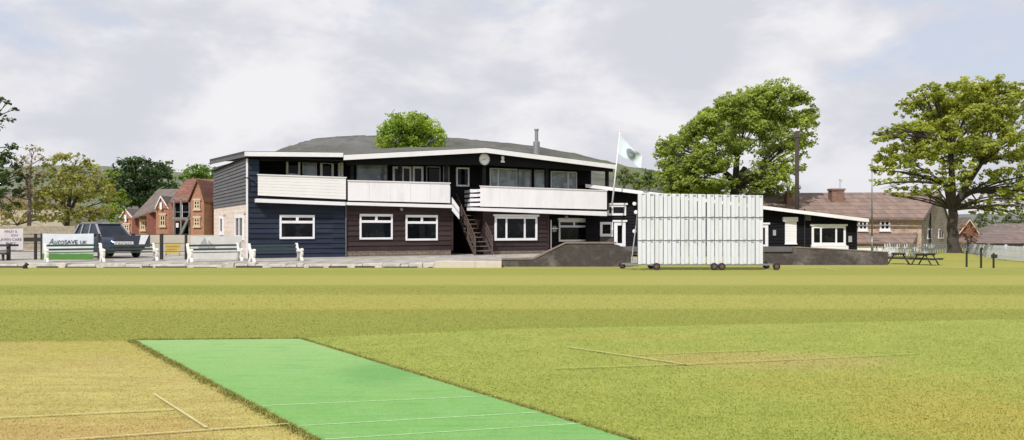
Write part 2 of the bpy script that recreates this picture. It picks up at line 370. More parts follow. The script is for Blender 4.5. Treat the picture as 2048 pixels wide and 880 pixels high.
# artificial matting strip with painted creases
def mat_green():
    m, nt, b = new_mat('green_matting'); p = pos(nt); x, y, z = sep(nt, p)
    n1 = noise(nt, p, .9, 5, .6, .4); n2 = noise(nt, p, 60, 3, .7)
    mp = nd(nt, 'ShaderNodeMapping'); nt.links.new(p, mp.inputs[0]); mp.inputs['Scale'].default_value = (.6, 3, 1); n3 = noise(nt, mp.outputs[0], 2.2, 6, .65)
    col = mix(nt, mrange(nt, y, 7.5, 12.5, 0, 1), (.185,.375,.108), (.27,.43,.16))
    col = mix(nt, mrange(nt, n3, .5, .72, 0, .38), col, (.065,.27,.065))
    gq = G(770, 745); q = math_(nt, 'ADD', math_(nt, 'POWER', math_(nt, 'DIVIDE', math_(nt, 'SUBTRACT', x, gq.x), .7), 2.0), math_(nt, 'POWER', math_(nt, 'DIVIDE', math_(nt, 'SUBTRACT', y, gq.y), 1.1), 2.0))
    col = mix(nt, mrange(nt, math_(nt, 'ADD', q, math_(nt, 'MULTIPLY', math_(nt, 'SUBTRACT', n3, .5), 2.2)), 0, 1, .45, 0, True), col, (.075,.25,.07))
    col = mix(nt, mrange(nt, n1, .55, .75, 0, .35), col, (.22,.43,.17))
    mp2 = nd(nt, 'ShaderNodeMapping'); nt.links.new(p, mp2.inputs[0]); mp2.inputs['Rotation'].default_value = (0,0,R(35)); mp2.inputs['Scale'].default_value = (.35,4,1)
    scuff = noise(nt, mp2.outputs[0], 2.6, 7, .7, .3); col = mix(nt, mrange(nt, scuff, .52, .7, 0, .45), col, (.30,.44,.22)); col = mix(nt, mrange(nt, noise(nt, p, 2.3, 8, .75), .55, .75, 0, .5), col, (.12,.27,.07))
    k = mrange(nt, n2, .3, .7, .82, 1.18); col = mix(nt, 1.0, col, comb(nt, k, k, k), 'MULTIPLY')
    nt.links.new(col, b.inputs['Base Color']); b.inputs['Roughness'].default_value = .9; b.inputs['Specular IOR Level'].default_value = .1
    bump(nt, b, n2, .3, .005); return m
M['matting'] = mat_green()
ext = 2.2
g = MB(); q = [PL0, PR0, PR0+(PR1-PR0)*ext, PL0+(PL1-PL0)*ext]
g.quad(*[(v.x, v.y, .006) for v in q]); mt = g.build('matting_strip', M['matting'], kind='structure')
def paint(name, c, wear):
    m, nt, b = new_mat(name); p = pos(nt); n = noise(nt, p, 14, 5, .7)
    nt.links.new(mix(nt, mrange(nt, n, .4, .65), c, wear), b.inputs['Base Color']); b.inputs['Roughness'].default_value = .8; return m
M['line'] = paint('worn_line_paint', (.56,.51,.25), (.45,.40,.15)); M['linemat'] = paint('crease_paint', (.42,.62,.30), (.26,.47,.17)); M['bline'] = paint('boundary_paint', (.66,.63,.36), (.48,.46,.17))
M['faint'] = paint('faded_line_paint', (.42,.43,.15), (.31,.345,.085))
def gline(pts, w, m, z=.0085, name='painted_line'):
    g = MB(); pts = [G(*p) for p in pts]
    for a, b in zip(pts[:-1], pts[1:]):
        dd = (b-a).normalized(); nn = Vector((-dd.y, dd.x, 0))*w/2
        g.quad(*[(v.x, v.y, z) for v in (a-nn, b-nn, b+nn, a+nn)])
    return g.build(name, m, kind='structure')
gline([(520,813),(985,793)], .028, M['linemat']); gline([(600,853),(1095,825)], .028, M['linemat']); gline([(650,880),(1165,848)], .024, M['linemat'])
gline([(-40,841),(345,822)], .022, M['line'], .02); gline([(307,791),(413,860)], .028, M['line'], .024); gline([(120,884),(580,851)], .024, M['line'], .02)
gline([(1135,696),(1378,732)], .03, M['line'], .02); gline([(1110,740),(1400,730),(1600,721)], .024, M['faint'], .024); gline([(1270,712),(1530,702)], .022, M['faint'], .02); gline([(1600,721),(1840,709)], .02, M['faint'], .02)
gline([(-60,543),(600,541),(1252,537),(1340,543),(1520,543),(1640,535),(1676,541)], .07, M['bline'], .016, 'boundary_line')
gline([(1778,532),(1850,533),(1950,537),(2120,545)], .09, M['bline'], .016, 'boundary_line')
# ------------------------------------------------------------------ paths, kerb and terrace
M['paving'] = plain('worn_paving', (.38,.355,.32), .9, .4, 1.6, (.17,.17,.12), .9, bumps=.8, stretch=(1,.25,1))
g = MB(); g.box(-70, -.45, 36.6, 41.2, -.05, .2); g.box(-70, 6.5, 41.2, 64, -.05, .196); g.build('terrace', M['paving'], kind='structure')
g = MB(); x = -32.0
while x < -3.6:
    l = random.choice((.35,.6,.9,1.4))*random.uniform(.8,1.2); h = .17+random.uniform(-.08, .07); yo = random.uniform(-.10, .10)
    x1 = min(x+l, -3.42)
    g.extr([(x+.008,36.2+yo,-.03),(x1-.008,36.2+yo*.6,-.03),(x1-.008,36.25+yo*.6,h),(x+.008,36.24+yo,h+random.uniform(-.03,.03))], (0,.44,0)); x = x1
g.build('kerb', M['kerbm'], kind='structure', bevel=.03)
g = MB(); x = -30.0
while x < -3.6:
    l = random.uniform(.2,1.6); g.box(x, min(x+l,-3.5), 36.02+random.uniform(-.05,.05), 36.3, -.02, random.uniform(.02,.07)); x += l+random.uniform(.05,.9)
g.build('kerb_shade', plain('kerb_shade_paint', (.045,.042,.03), .95, .4, 5), kind='structure')  # broken dark strips added as a painted shadow line along the kerb foot
g = MB(); a, b = P(869,523,36).x, P(1003,523,36).x
g.box(a, (a+b)/2+.3, 36.0, 36.5, -.03, .275); g.box((a+b)/2+.303, b, 36.02, 36.5, -.03, .265)
o = g.build('low_wall', M['cream'], bevel=.015); props(o, 'low cream painted concrete wall below the wooden staircase', 'wall')

# ------------------------------------------------------------------ the pavilion
TH = R(28); AX = Vector(((495-1024)/F*42, 42, 0))
FR = Frame(AX, TH); SF = Frame(AX, TH-R(90))          # SF: side wall (s runs forward, so negative s goes back)
pav = thing('pavilion', 'long two storey cricket pavilion in navy, brown and black boards with white balconies', 'building', AX)
sN = FR.s_at(691); sB1 = FR.s_at(902); sB2 = FR.s_at(966); sB3 = FR.s_at(1097); sEnd = FR.s_at(1213); sGab = FR.s_at(1190)
DEP = 11.6
# --- walls
zb = .15
g = MB(); FR.lap(g, 0.04, sN, zb, 3.35, 0, .26); FR.lap(g, .04, FR.s_at(518), 3.35, 5.3, 0, .26)
FR.box(g, 0.05, sN, -.2, -.02, zb, 3.3); g.build('wall', M['navy'], pav, 'navy blue boarded wall of the left wing')
g = MB(); FR.lap(g, sN+.02, sB1, .50, 3.3, .0, .27); FR.lap(g, sB2, sB3, .42, 3.3, .0, .27)
FR.box(g, sN+.02, sB1-.05, -.2, -.02, .1, 3.2); FR.box(g, sB2+.05, sB3-.05, -.2, -.02, .1, 3.2)
for (a, sg) in ((sB1, 1), (sB2, -1), (sB3, 1)):      # return walls of the gap and porch
    FR.box(g, a-.02 if sg > 0 else a-.0, a if sg > 0 else a+.02, -4.5, -.0, .1, 3.2)
FR.box(g, sB1-.001, sB1+.12, .0, .05, .45, 3.25); FR.box(g, sB2-.02, sB2+.1, .03, .06, .4, 3.25); FR.box(g, sB3-.12, sB3+.02, .03, .06, .4, 3.25)
g.build('wall', M['brown'], pav, 'dark brown boarded ground floor wall')
g = MB(); FR.box(g, sN+.02, sB1-.02, -.3, .03, 0, .5); FR.box(g, sB2+.02, sB3, -.3, .03, -.05, .42); g.build('plinth', M['plinth'], pav)
g = MB()
FR.box(g, sB1-.5, sB2+.5, -4.6, -4.4, 0, 3.2)                 # back of the stair gap
FR.lap(g, sB3, FR.s_at(1240,-1.6), .2, 3.1, -1.6, .2)          # porch back wall
FR.box(g, sB3, FR.s_at(1240,-1.6), -1.8, -1.62, .2, 3.3)
UP = -1.7                                                      # upper storey wall, set back behind the balcony
zu0 = 2.9
FR.lap(g, .3, FR.s_at(902,UP), zu0, 5.45, UP, .2); FR.lap(g, FR.s_at(902,UP), FR.s_at(1182,UP), zu0-.2, 5.6, UP, .2)
FR.box(g, .1, FR.s_at(1182,UP), UP-.2, UP-.03, zu0-.3, 5.7)
FR.box(g, FR.s_at(1182,UP)-.2, FR.s_at(1182,UP), -DEP, UP-.05, zu0-.3, 5.6)
FR.box(g, FR.s_at(515), FR.s_at(518)+.02, UP, -.02, 3.2, 5.3)   # inner cheek of the left recess
g.build('wall', M['black'], pav, 'black boarded upper storey wall behind the balcony')
# gable panel under the roof line
g = MB(); FR.pprism(g, [(693,330),(693,314),(970,301),(1226,335),(1226,344),(970,330)], -.06, .0); g.build('gable', M['black'], pav)
g = MB(); FR.pprism(g, [(520,322),(520,312),(690,313),(690,323)], -.06, 0); g.build('lintel', M['black'], pav)
# side wall
g = MB(); SF.lap(g, -DEP, -.02, 3.02, 5.32, 0, .2)
g.quad(SF.W(-DEP,.004,5.3), SF.W(0,.004,5.3), SF.W(0,.004,5.34), SF.W(-DEP,.004,5.6)); g.build('wall', M['greyboard'], pav, 'weathered grey boarded upper side wall')
M['ashlar'] = masonry('pale_ashlar', (.74,.63,.55), (.66,.56,.49), (.52,.45,.40), TH-R(90), .62, .26, .012, dirt=(.55,.48,.43), amt=.4)
g = MB(); SF.box(g, -DEP, 0, -.25, 0, 0, 3.0); g.build('wall', M['ashlar'], pav, 'pale stone block side wall')
g = MB(); SF.box(g, -.14, .03, -.02, .05, .1, 5.3); g.build('corner_trim', M['white'], pav)
# body mass behind (closes the building from other sides)
g = MB(); FR.box(g, .2, FR.s_at(1182,UP)-.25, -DEP, -4.7, 0, 5.4); g.build('wall', M['black'], pav, 'dark rear walls')
# --- roofs
def roof_slab(line, n0, n1, rise, th, top_m, name='roof', fas=.26):
    """line: (s,z) along the front edge (top of the fascia); runs back from n1 to n0, rising"""
    t = MB(); f = MB()
    for (a, za), (b, zb_) in zip(line[:-1], line[1:]):
        p = [FR.W(a,n1,za), FR.W(b,n1,zb_), FR.W(b,n0,zb_+rise), FR.W(a,n0,za+rise)]
        t.extr(p, (0,0,-th)); f.extr([FR.W(a,n1+.002,za-.03), FR.W(b,n1+.002,zb_-.03), FR.W(b,n1+.002,zb_-fas), FR.W(a,n1+.002,za-fas)], FR.n*.04)
    ro = t.build(name, top_m, pav); f.build('fascia', M['white'], ro); return ro
M['mossroof'] = tiles('mossy_felt_roof', (.10,.098,.095), TH, .1, .9, (.13,.135,.075), .6)
n1 = .38
l1 = [FR.at(489,302,n1), FR.at(686,304.5,n1)]
r1 = roof_slab(l1, -DEP-.3, n1, .5, .12, M['roofedge'])
l2 = [FR.at(687,309,n1), FR.at(970,295,n1), FR.at(1233,329,n1)]
r2 = roof_slab(l2, -DEP-.3, n1, 1.1, .12, M['mossroof'], fas=.3)
# side eave board of the navy wing
g = MB(); a = FR.W(l1[0][0], n1, l1[0][1]); bq = FR.W(l1[0][0], -DEP-.3, l1[0][1]+.5)
g.extr([a+Vector((0,0,-.13)), bq+Vector((0,0,-.13)), bq+Vector((0,0,-.32)), a+Vector((0,0,-.30))], FR.e*.05); g.build('fascia', M['greyboard'], r1, 'grey weathered side fascia')
g = MB(); FR.box(g, l1[0][0]+.06, sN, -DEP, n1-.02, l1[0][1]-.30, l1[0][1]-.26); FR.pprism(g, [(693,313),(693,312),(970,299),(1226,332),(1226,333),(970,300.5)], -2.2, n1-.02); g.build('soffit', M['black'], pav)
# flue on the roof
g = MB(); q = FR.W(FR.s_at(1073,-8), -8, 0); Yq = q.y; zt = EYE-(258-HOR)/F*Yq; zm = EYE-(284-HOR)/F*Yq
g.tube([(q.x,q.y,zm-1.2),(q.x,q.y,zm)], .24, 12); g.tube([(q.x,q.y,zm),(q.x,q.y,zm+.08)], [.24,.15], 12); g.tube([(q.x,q.y,zm),(q.x,q.y,zt-.12)], .125, 12); g.tube([(q.x,q.y,zt-.12),(q.x,q.y,zt)], .16, 12)
g.build('flue', M['grey_metal'], pav, smooth=False)
# --- balcony
def parapet(x0, yt0, yb0, x1, yt1, yb1, m, lab, boards):
    n = .45; g = MB()
    (a0, t0), (a1, t1) = FR.at(x0, yt0, n), FR.at(x1, yt1, n); _, b0 = FR.at(x0, yb0, n); _, b1 = FR.at(x1, yb1, n)
    if boards:
        k = 7
        for i in range(k):
            f0, f1 = i/k, (i+1)/k
            FR.prism(g, [(a0, b0+(t0-b0)*f0+.006), (a1, b1+(t1-b1)*f0+.006), (a1, b1+(t1-b1)*f1), (a0, b0+(t0-b0)*f1)], n-.05+random.uniform(-.004,.004), n)
    else:
        k = max(2, round((a1-a0)/1.2))
        for i in range(k):                       # plain sheets, very slightly out of line
            f0, f1 = i/k, (i+1)/k; L_ = lambda u, v, f: u+(v-u)*f
            FR.prism(g, [(L_(a0,a1,f0)+.004, L_(b0,b1,f0)), (L_(a0,a1,f1)-.004, L_(b0,b1,f1)), (L_(a0,a1,f1)-.004, L_(t0,t1,f1)), (L_(a0,a1,f0)+.004, L_(t0,t1,f0))], n-.05, n+random.uniform(-.006,.006))
    o = g.build('balcony_panel', m, pav, lab, bevel=.006)
    c = MB(); FR.prism(c, [(a0-.03,t0), (a1+.03,t1), (a1+.03,t1+.05), (a0-.03,t0+.05)], n-.09, n+.04); c.build('rail', M['white'], o)
    return a0, a1, b0, b1
pa = parapet(516,350,391,692,356,399, M['cream_parapet'], 'cream horizontal boarded balcony front', True)
pb = parapet(696,362,401,900,367,406, M['parapet'], 'plain white balcony front', False)
pc = parapet(961,373,413,1214,382,419, M['parapet'], 'plain white balcony front right of the staircase', False)
g = MB()
FR.pprism(g, [(513,397),(691,404),(691,411),(513,404.5)], -.0, .5); FR.pprism(g, [(694,404),(904,409.5),(904,416),(694,410)], 0, .5)
FR.pprism(g, [(941,415),(1214,423),(1214,432),(941,421)], 0, .5); g.build('balcony_edge', M['white'], pav)
g = MB(); FR.box(g, pa[0], pa[1], UP, .44, pa[2]-.2, pa[2]-.1); FR.box(g, pb[0], pb[1], UP, .44, pb[2]-.22, pb[2]-.12); FR.prism(g, [(pc[0],pc[2]-.25),(pc[1],pc[3]-.25),(pc[1],pc[3]-.15),(pc[0],pc[2]-.15)], UP, .44)
g.build('balcony_floor', M['black'], pav)
# end returns of the balconies at the stair gap
g = MB(); s = FR.s_at(900,.45); FR.prism(g, [(s-.02,0)]*0 or [(s,pb[3]-.02),(s+.05,pb[3]-.02),(s+.05,pb[3]+.95),(s,pb[3]+.95)], -.9, .40)
g2 = MB()
for (n0_, n1_, dz) in ((.5, -.4, 0),):
    a = FR.W(FR.s_at(903,.5)+.04, .5, pb[3]-.02); b = FR.W(FR.s_at(918,.5)+.02, .5, pb[3]-.55)
    g2.extr([a, b, b+Vector((0,0,.30)), a+Vector((0,0,.34))], FR.n*-.05); g2.build('guard_board', M['white'], pav); g2 = MB()
    g2.extr([a+Vector((0,0,-.42)), b+Vector((0,0,-.38)), b+Vector((0,0,-.06)), a+Vector((0,0,-.05))], FR.n*-.05)
s = FR.s_at(961,.45)
for i in range(4):
    z0 = pc[2]+.04+i*.27; FR.box(g, s-.05, s, UP, .40, z0, z0+.17)
    a = FR.s_at(940, -.1); g3 = MB(); FR.box(g3, a, s-.05, -.12, -.07, z0-.0, z0+.17); g3.build('guard_board', M['white'], pav)
g.build('balcony_panel', M['parapet'], pav, 'white boarded end of the balcony'); g2.build('guard_board', M['white'], pav)
# posts
g = MB()
for px in (703, 800, 892, 967, 1092, 1213):
    a = FR.s_at(px, .3); yb_ = np.interp(px, [693,970,1226], [330,330,344]); z1 = FR.at(px, yb_, -.03)[1]+.02; a = FR.s_at(px, -.2); gg = MB(); FR.box(gg, a-.09, a+.09, -.24, -.062, 2.9, z1); gg.build('post', M['black'], pav)
# downpipe between the wings
g = MB(); a = sN+.0; g.tube([FR.W(a,.09,.25), FR.W(a,.09,3.0)], .04, 8); g.tube([FR.W(a,.09,.25), FR.W(a,.2,.2)], .04, 8); g.build('downpipe', M['greyboard'], pav)

# --- windows
def window(fr, par, x0, y0, x1, y1, n, lay='single', fw=.09, m='white', pm='pane', cornice=False, splits=(), name='window', sill=False, lab=None):
    s0, s1, z0, z1 = fr.rect(x0, y0, x1, y1, n); g = MB()
    t = .06
    fr.box(g, s0, s0+fw, n-.03, n+t, z0, z1); fr.box(g, s1-fw, s1, n-.03, n+t, z0, z1)
    fr.box(g, s0+fw, s1-fw, n-.03, n+t-.002, z1-fw, z1); fr.box(g, s0+fw, s1-fw, n-.03, n+t-.002, z0, z0+fw*1.1)
    if lay == 'top2':
        zt = z1-(z1-z0)*.31; fr.box(g, s0+fw, s1-fw, n-.03, n+t-.004, zt-.05, zt+.05); c = (s0+s1)/2
        fr.box(g, c-.07, c+.07, n-.03, n+t-.006, zt+.05, z1-fw)
        for (a, b) in ((s0+fw, c-.07), (c+.07, s1-fw)):
            fr.box(g, a, b, n-.03, n+t-.015, zt+.05, zt+.085); fr.box(g, a, b, n-.03, n+t-.015, z1-fw-.035, z1-fw)
    if lay == 'four':
        c = (s0+s1)/2; zc = (z0+z1)/2; fr.box(g, c-.05, c+.05, n-.03, n+t-.006, z0+fw, z1-fw); fr.box(g, s0+fw, s1-fw, n-.03, n+t-.008, zc-.05, zc+.05)
    for f in splits:
        c = s0+(s1-s0)*f; fr.box(g, c-.055, c+.055, n-.03, n+t-.006, z0+fw, z1-fw)
    if cornice: fr.box(g, s0-.1, s1+.1, n-.03, n+.12, z1+.004, z1+.12)
    if sill: fr.box(g, s0-.05, s1+.05, n-.03, n+.12, z0-.09, z0-.003)
    wo = g.build(name, M[m], par, lab, bevel=.008)
    g = MB(); fr.box(g, s0+fw*.5, s1-fw*.5, n-.02, n+.012, z0+fw*.5, z1-fw*.5); g.build('pane', M[pm], wo); return wo
window(FR, pav, 559, 430, 629, 478, .04, 'top2', .1); window(FR, pav, 719, 428, 785, 479, .04, 'top2', .1); window(FR, pav, 811, 430, 875, 481, .04, 'top2', .1)
window(FR, pav, 989, 433, 1074, 481, .06, fw=.13, splits=(.27,.70), cornice=True, lab='white framed three light window with a flat head')
window(FR, pav, 1117, 440, 1178, 483, -1.55, 'top2', .11, cornice=True)
U_ = UP+.05
window(FR, pav, 572, 319, 600, 352, U_, fw=.11); window(FR, pav, 640, 323, 667, 358, U_, fw=.13)
window(FR, pav, 605, 320, 633, 352, U_, fw=.03, pm='panesky', lab='pale blinded window')
window(FR, pav, 676, 322, 686, 358, U_, fw=.13, lab='narrow white framed window')
window(FR, pav, 713, 327, 774, 366, U_, fw=.06, m='curtain', pm='panesky'); 
for (a, b) in ((785,800),(803,822),(825,846),(852,880),(886,898)): window(FR, pav, a, 333, b, 374, U_, fw=.12 if b < 850 else .05, m='white' if b < 850 else 'curtain', name='door' if b < 850 else 'window')
window(FR, pav, 912, 335, 938, 373, U_, fw=.09)
window(FR, pav, 979, 337, 1034, 378, U_, fw=.06, pm='panesky', splits=(.3,)); window(FR, pav, 1036, 339, 1062, 380, U_, fw=.05, m='curtain', pm='panesky')
window(FR, pav, 1068, 340, 1090, 382, U_, fw=.05, m='curtain', pm='panesky'); window(FR, pav, 1101, 343, 1153, 384, U_, fw=.07, pm='panesky', splits=(.66,))
# porch fittings
g = MB(); a, b, z0, z1 = FR.rect(1101, 440, 1104, 500, -.6); FR.box(g, a, a+.07, -.65, -.58, .15, z1); FR.box(g, a, FR.s_at(1116,-.6), -.65, -.6, z1-.55, z1-.5); g.build('porch_post', M['white'], pav)
g = MB(); FR.pbox(g, 1105, 452, 1113, 464, -1.52, -1.5); g.build('notice', M['curtain'], pav)
# clock
a, zc = FR.at(968, 318.5, .0); r = .34; g = MB()
def disc(mb, fr, s, z, r, n0, n1, k=32): return fr.prism(mb, [(s+r*math.cos(2*math.pi*i/k), z+r*math.sin(2*math.pi*i/k)) for i in range(k)], n0, n1)
disc(g, FR, a, zc, r, 0, .05); cl = g.build('clock', M['white'], pav, 'round white wall clock on the gable')
g = MB(); 
for i in range(36):
    t0, t1 = 2*math.pi*i/36, 2*math.pi*(i+1)/36
    FR.prism(g, [(a+r*.95*math.cos(t0), zc+r*.95*math.sin(t0)), (a+r*1.04*math.cos(t0), zc+r*1.04*math.sin(t0)), (a+r*1.04*math.cos(t1), zc+r*1.04*math.sin(t1)), (a+r*.95*math.cos(t1), zc+r*.95*math.sin(t1))], .0, .07)
g.build('rim', M['grey_metal'], cl)
for i in range(12):
    g = MB(); t = 2*math.pi*i/12; c, s_ = math.cos(t), math.sin(t); q = [(.74,-.03),(.90,-.03),(.90,.03),(.74,.03)]
    FR.prism(g, [(a+r*(u*c-v*s_), zc+r*(u*s_+v*c)) for u, v in q], .05, .056)
    g.build('hour_mark', M['darkmetal'], cl)
g = MB()
for t, ln in ((R(20), .5), (R(200), .72)):
    c, s_ = math.cos(t), math.sin(t); FR.prism(g, [(a+r*(u*c-v*s_), zc+r*(u*s_+v*c)) for u, v in [(-.08,-.035),(ln,-.02),(ln,.02),(-.08,.035)]], .058, .066)
g.build('clock_hand', M['darkmetal'], cl)
# little white plaque figure beside the clock
g = MB(); FR.pprism(g, [(1002,325),(1009.5,325),(1009,321.5),(1006.5,320.5),(1009,317),(1007.5,312.5),(1004,311.5),(1002.5,315),(1004.5,318),(1002.5,321)], 0, .05); g.build('emblem', M['white'], pav)
# lamps
g = MB()
def lamp(fr, px, py, n, m='darkmetal', r=.09):
    a, z = fr.at(px, py, n); g = MB(); fr.box(g, a-.04, a+.04, n-.04, n+.12, z-.03, z+.03); c = fr.W(a, n+.16, z-.05); g.tube([c+fr.n*-.06, c+fr.n*.04, c+fr.n*.06], [r*.7, r, r*.6], 10); g.build('wall_lamp', M[m], pav)
lamp(FR, 801, 417, .04, 'grey_metal'); lamp(FR, 1040, 419, .1); lamp(FR, 1130, 433, -1.5, 'curtain', .12)
g = MB(); q = SF.W(-.05,.05,0); a, z = FR.at(497, 356, .1)
g.tube([FR.W(.05,.05,z), FR.W(-.2,.3,z), FR.W(-.35,.35,z-.1)], .03); g.tube([FR.W(.12,.05,z+.02), FR.W(.32,.2,z-.12), FR.W(.44,.34,z-.3)], .03); g.build('camera_bracket', M['darkmetal'], pav)
# side wall openings
window(SF, pav, 440, 431, 447, 470, .0, fw=.2, name='window', lab='narrow side window with white frame'); window(SF, pav, 471, 428, 488, 480, 0, fw=.22, splits=(.5,), name='door', lab='white double side door')
g = MB(); SF.pbox(g, 438, 427, 449, 431, 0, .06); g.build('lintel', M['ashlar'], pav); g = MB(); SF.pbox(g, 469, 424, 490, 428, 0, .06); g.build('lintel', M['ashlar'], pav)

# --- low wing to the right
WR = Frame((4, 53.0), 0.0)
x0w = WR.s_at(1172); xw = WR.s_at(1714)
top = lambda s, d=0: WR.at(1172,369)[1]+(s-x0w)*(WR.at(1728,437)[1]-WR.at(1172,369)[1])/(WR.s_at(1728)-x0w)+d
g = MB(); k = 22
for i in range(k):
    z0 = .2+i*.2; z1 = z0+.2
    smax = min(xw, x0w+(top(x0w,-.25)-z1)/((top(x0w)-top(xw))/(xw-x0w)))
    if smax > x0w+.2: WR.lap(g, x0w, smax, z0, z1, 0, .2)
WR.prism(g, [(x0w,.1),(xw,.1),(xw,top(xw,-.12)),(x0w,top(x0w,-.12))], -.25, -.004); WR.prism(g, [(x0w,.1),(xw,.1),(xw,top(xw,-.12)),(x0w,top(x0w,-.12))], -7, -6.8)
WR.box(g, xw-.2, xw, -7, -.2, .1, top(xw,-.12)); g.build('wall', M['black'], pav, 'black boarded wall of the low right wing')
g = MB(); f = MB(); sr0, sr1 = x0w-.1, WR.s_at(1728)
g.extr([WR.W(sr0,.7,top(sr0)), WR.W(sr1,.7,top(sr1)), WR.W(sr1,-7.2,top(sr1,.1)), WR.W(sr0,-7.2,top(sr0,.1))], (0,0,-.08)); ro = g.build('roof', M['roofedge'], pav)
f.extr([WR.W(sr0,.702,top(sr0,-.02)), WR.W(sr1,.702,top(sr1,-.02)), WR.W(sr1,.702,top(sr1,-.24)), WR.W(sr0,.702,top(sr0,-.24))], (0,-.04,0)); f.build('fascia', M['white'], ro)
window(WR, pav, 1623, 452, 1691, 490, .05, fw=.14, splits=(.27,.72), cornice=True, sill=True, lab='white framed three light window with a flat head'); 
window(WR, pav, 1214, 410, 1252, 431, .05, fw=.13, splits=(.28,), cornice=True)
g = MB(); WR.pbox(g, 1623, 492, 1697, 499, .0, .16); g.build('shelf', M['white'], pav)
window(WR, pav, 1228, 444, 1251, 494, .05, fw=.22, name='door', cornice=True, lab='white glazed door'); window(WR, pav, 1200, 444, 1226, 473, .05, fw=.16, name='window')
g = MB(); WR.pbox(g, 1200, 474, 1226, 494, 0, .05); g.build('panel', M['stair'], pav)
window(WR, pav, 1519, 449, 1536, 496, .05, fw=.2, name='door', cornice=True, lab='white glazed door by the sight screen')
g = MB(); s0, s1, z0, z1 = WR.rect(1570, 443, 1593, 487, .05)
for i in range(9): WR.box(g, s0, s1, 0, .07+(i%2)*.006, z0+(z1-z0)*i/9+.004, z0+(z1-z0)*(i+1)/9)
WR.box(g, s0-.17, s1+.04, 0, .22, z1, z1+.28); WR.box(g, s0-.03, s1+.03, 0, .14, z0-.06, z0); g.build('shutter', M['cream_parapet'], pav)
for (a, b, c, d_) in ((1546,460,1552,471),(1697,472,1704,484)):
    g = MB(); WR.pbox(g, a, b, c, d_, .03, .06); g.build('notice', M['curtain'], pav)
for px, py in ((1268,406),(1271,423),(1268,461)): lamp(WR, px, py, .04, 'white', .13)
g = MB(); WR.pbox(g, 1611, 428, 1622, 441, .0, .22); g.build('alarm_box', M['greyboard'], pav)
g = MB(); g.tube([WR.W(WR.s_at(1608),.1,.3), WR.W(WR.s_at(1608),.1,3.0)], .05, 8); g.build('downpipe', M['darkmetal'], pav)
g = MB(); g.box(WR.s_at(1190)+4, WR.s_at(1590)+4, 50.6, 53, .1, .58); dk = g.build('deck', M['pebble'], pav)
g = MB(); g.box(WR.s_at(1226)+4-.35, WR.s_at(1588)+4-.4, 50.5, 50.75, .3, .62); g.build('deck_edge', M['greyboard'], dk)

# --- staircase
st = thing('wooden_staircase', 'brown wooden outside staircase with handrails rising through the gap between balconies', 'staircase', G(966,519,.2))
B0 = G(968,519,.2); up = (FR.n*-1); cr = FR.e
NST, RUN, RISE = 11, .27, .26
B0 = FR.W(FR.s_at(967, .9), 1.05, .2)
half = .52
stairpt = lambda i, s, dz=0: B0+up*(RUN*i)+cr*s+Vector((0,0,RISE*i+dz))
for i in range(1, NST+1):
    g = MB(); a = stairpt(i, -half, -.05); g.extr([a, stairpt(i, half, -.05), stairpt(i, half, -.05)+up*(RUN+.02), a+up*(RUN+.02)], (0,0,.05)); g.build('tread', M['tread'], st)
for sd in (-half-.05, half):
    g = MB(); g.extr([stairpt(0, sd, -.0), stairpt(NST+.5, sd, -.0), stairpt(NST+.5, sd, -.30), stairpt(.9, sd, -.27), stairpt(.2, sd, -.05)], cr*.05); g.build('stringer', M['stair'], st)
    g = MB(); 
    for h in (.35, .62, .92): g.bar(stairpt(.3, sd+.02, h), stairpt(NST, sd+.02, h), .05, .09)
    g.build('handrail', M['stair'], st)
    for i in (.4, 4, 7.5, NST): g = MB(); g.bar(stairpt(i, sd+.02, -.15), stairpt(i, sd+.02, 1.0), .08); g.build('post', M['stair'], st)

# --- retaining walls in front of the low wing
V = Frame((0, 37.0), 0)
rw = thing('retaining_wall', 'dark pebbledashed ramp wall with a sloping top left of the sight screen', 'wall', P(1150,535,37)*1)
rw.location.z = 0
g = MB(); V.prism(g, [(V.s_at(1003),-.05),(V.s_at(1262),-.05)]+[V.at(x,y) for x, y in ((1262,503),(1237,490),(1228,488),(1133,488),(1066,519),(1003,520))], -.25, 0); g.build('wall', M['pebble'], rw)
g = MB(); pts = [(1003,519.5),(1066,518),(1132,487),(1233,487)]
for (a, b) in zip(pts[:-1], pts[1:]):
    A_, B_ = V.at(*a), V.at(*b); V.prism(g, [A_, B_, (B_[0], B_[1]+.07), (A_[0], A_[1]+.07)], -.29, .04)
g.build('coping', M['copingm'], rw)
V2 = Frame((0, 38.7), 0)
rw = thing('retaining_wall', 'dark pebbledashed low wall under the right hand windows beside the picnic tables', 'wall', P(1650,531,38.7)); rw.location.z = 0
g = MB(); V2.prism(g, [(V2.s_at(1500),-.05),(V2.s_at(1776),-.05)]+[V2.at(x,y) for x, y in ((1776,505),(1588,495),(1588,508),(1500,508))], -.25, 0); g.build('wall', M['pebble'], rw)
g = MB(); A_, B_ = V2.at(1588,495), V2.at(1776,505); V2.prism(g, [A_, B_, (B_[0],B_[1]+.05), (A_[0],A_[1]+.05)], -.28, .03); g.build('coping', M['copingm'], rw)

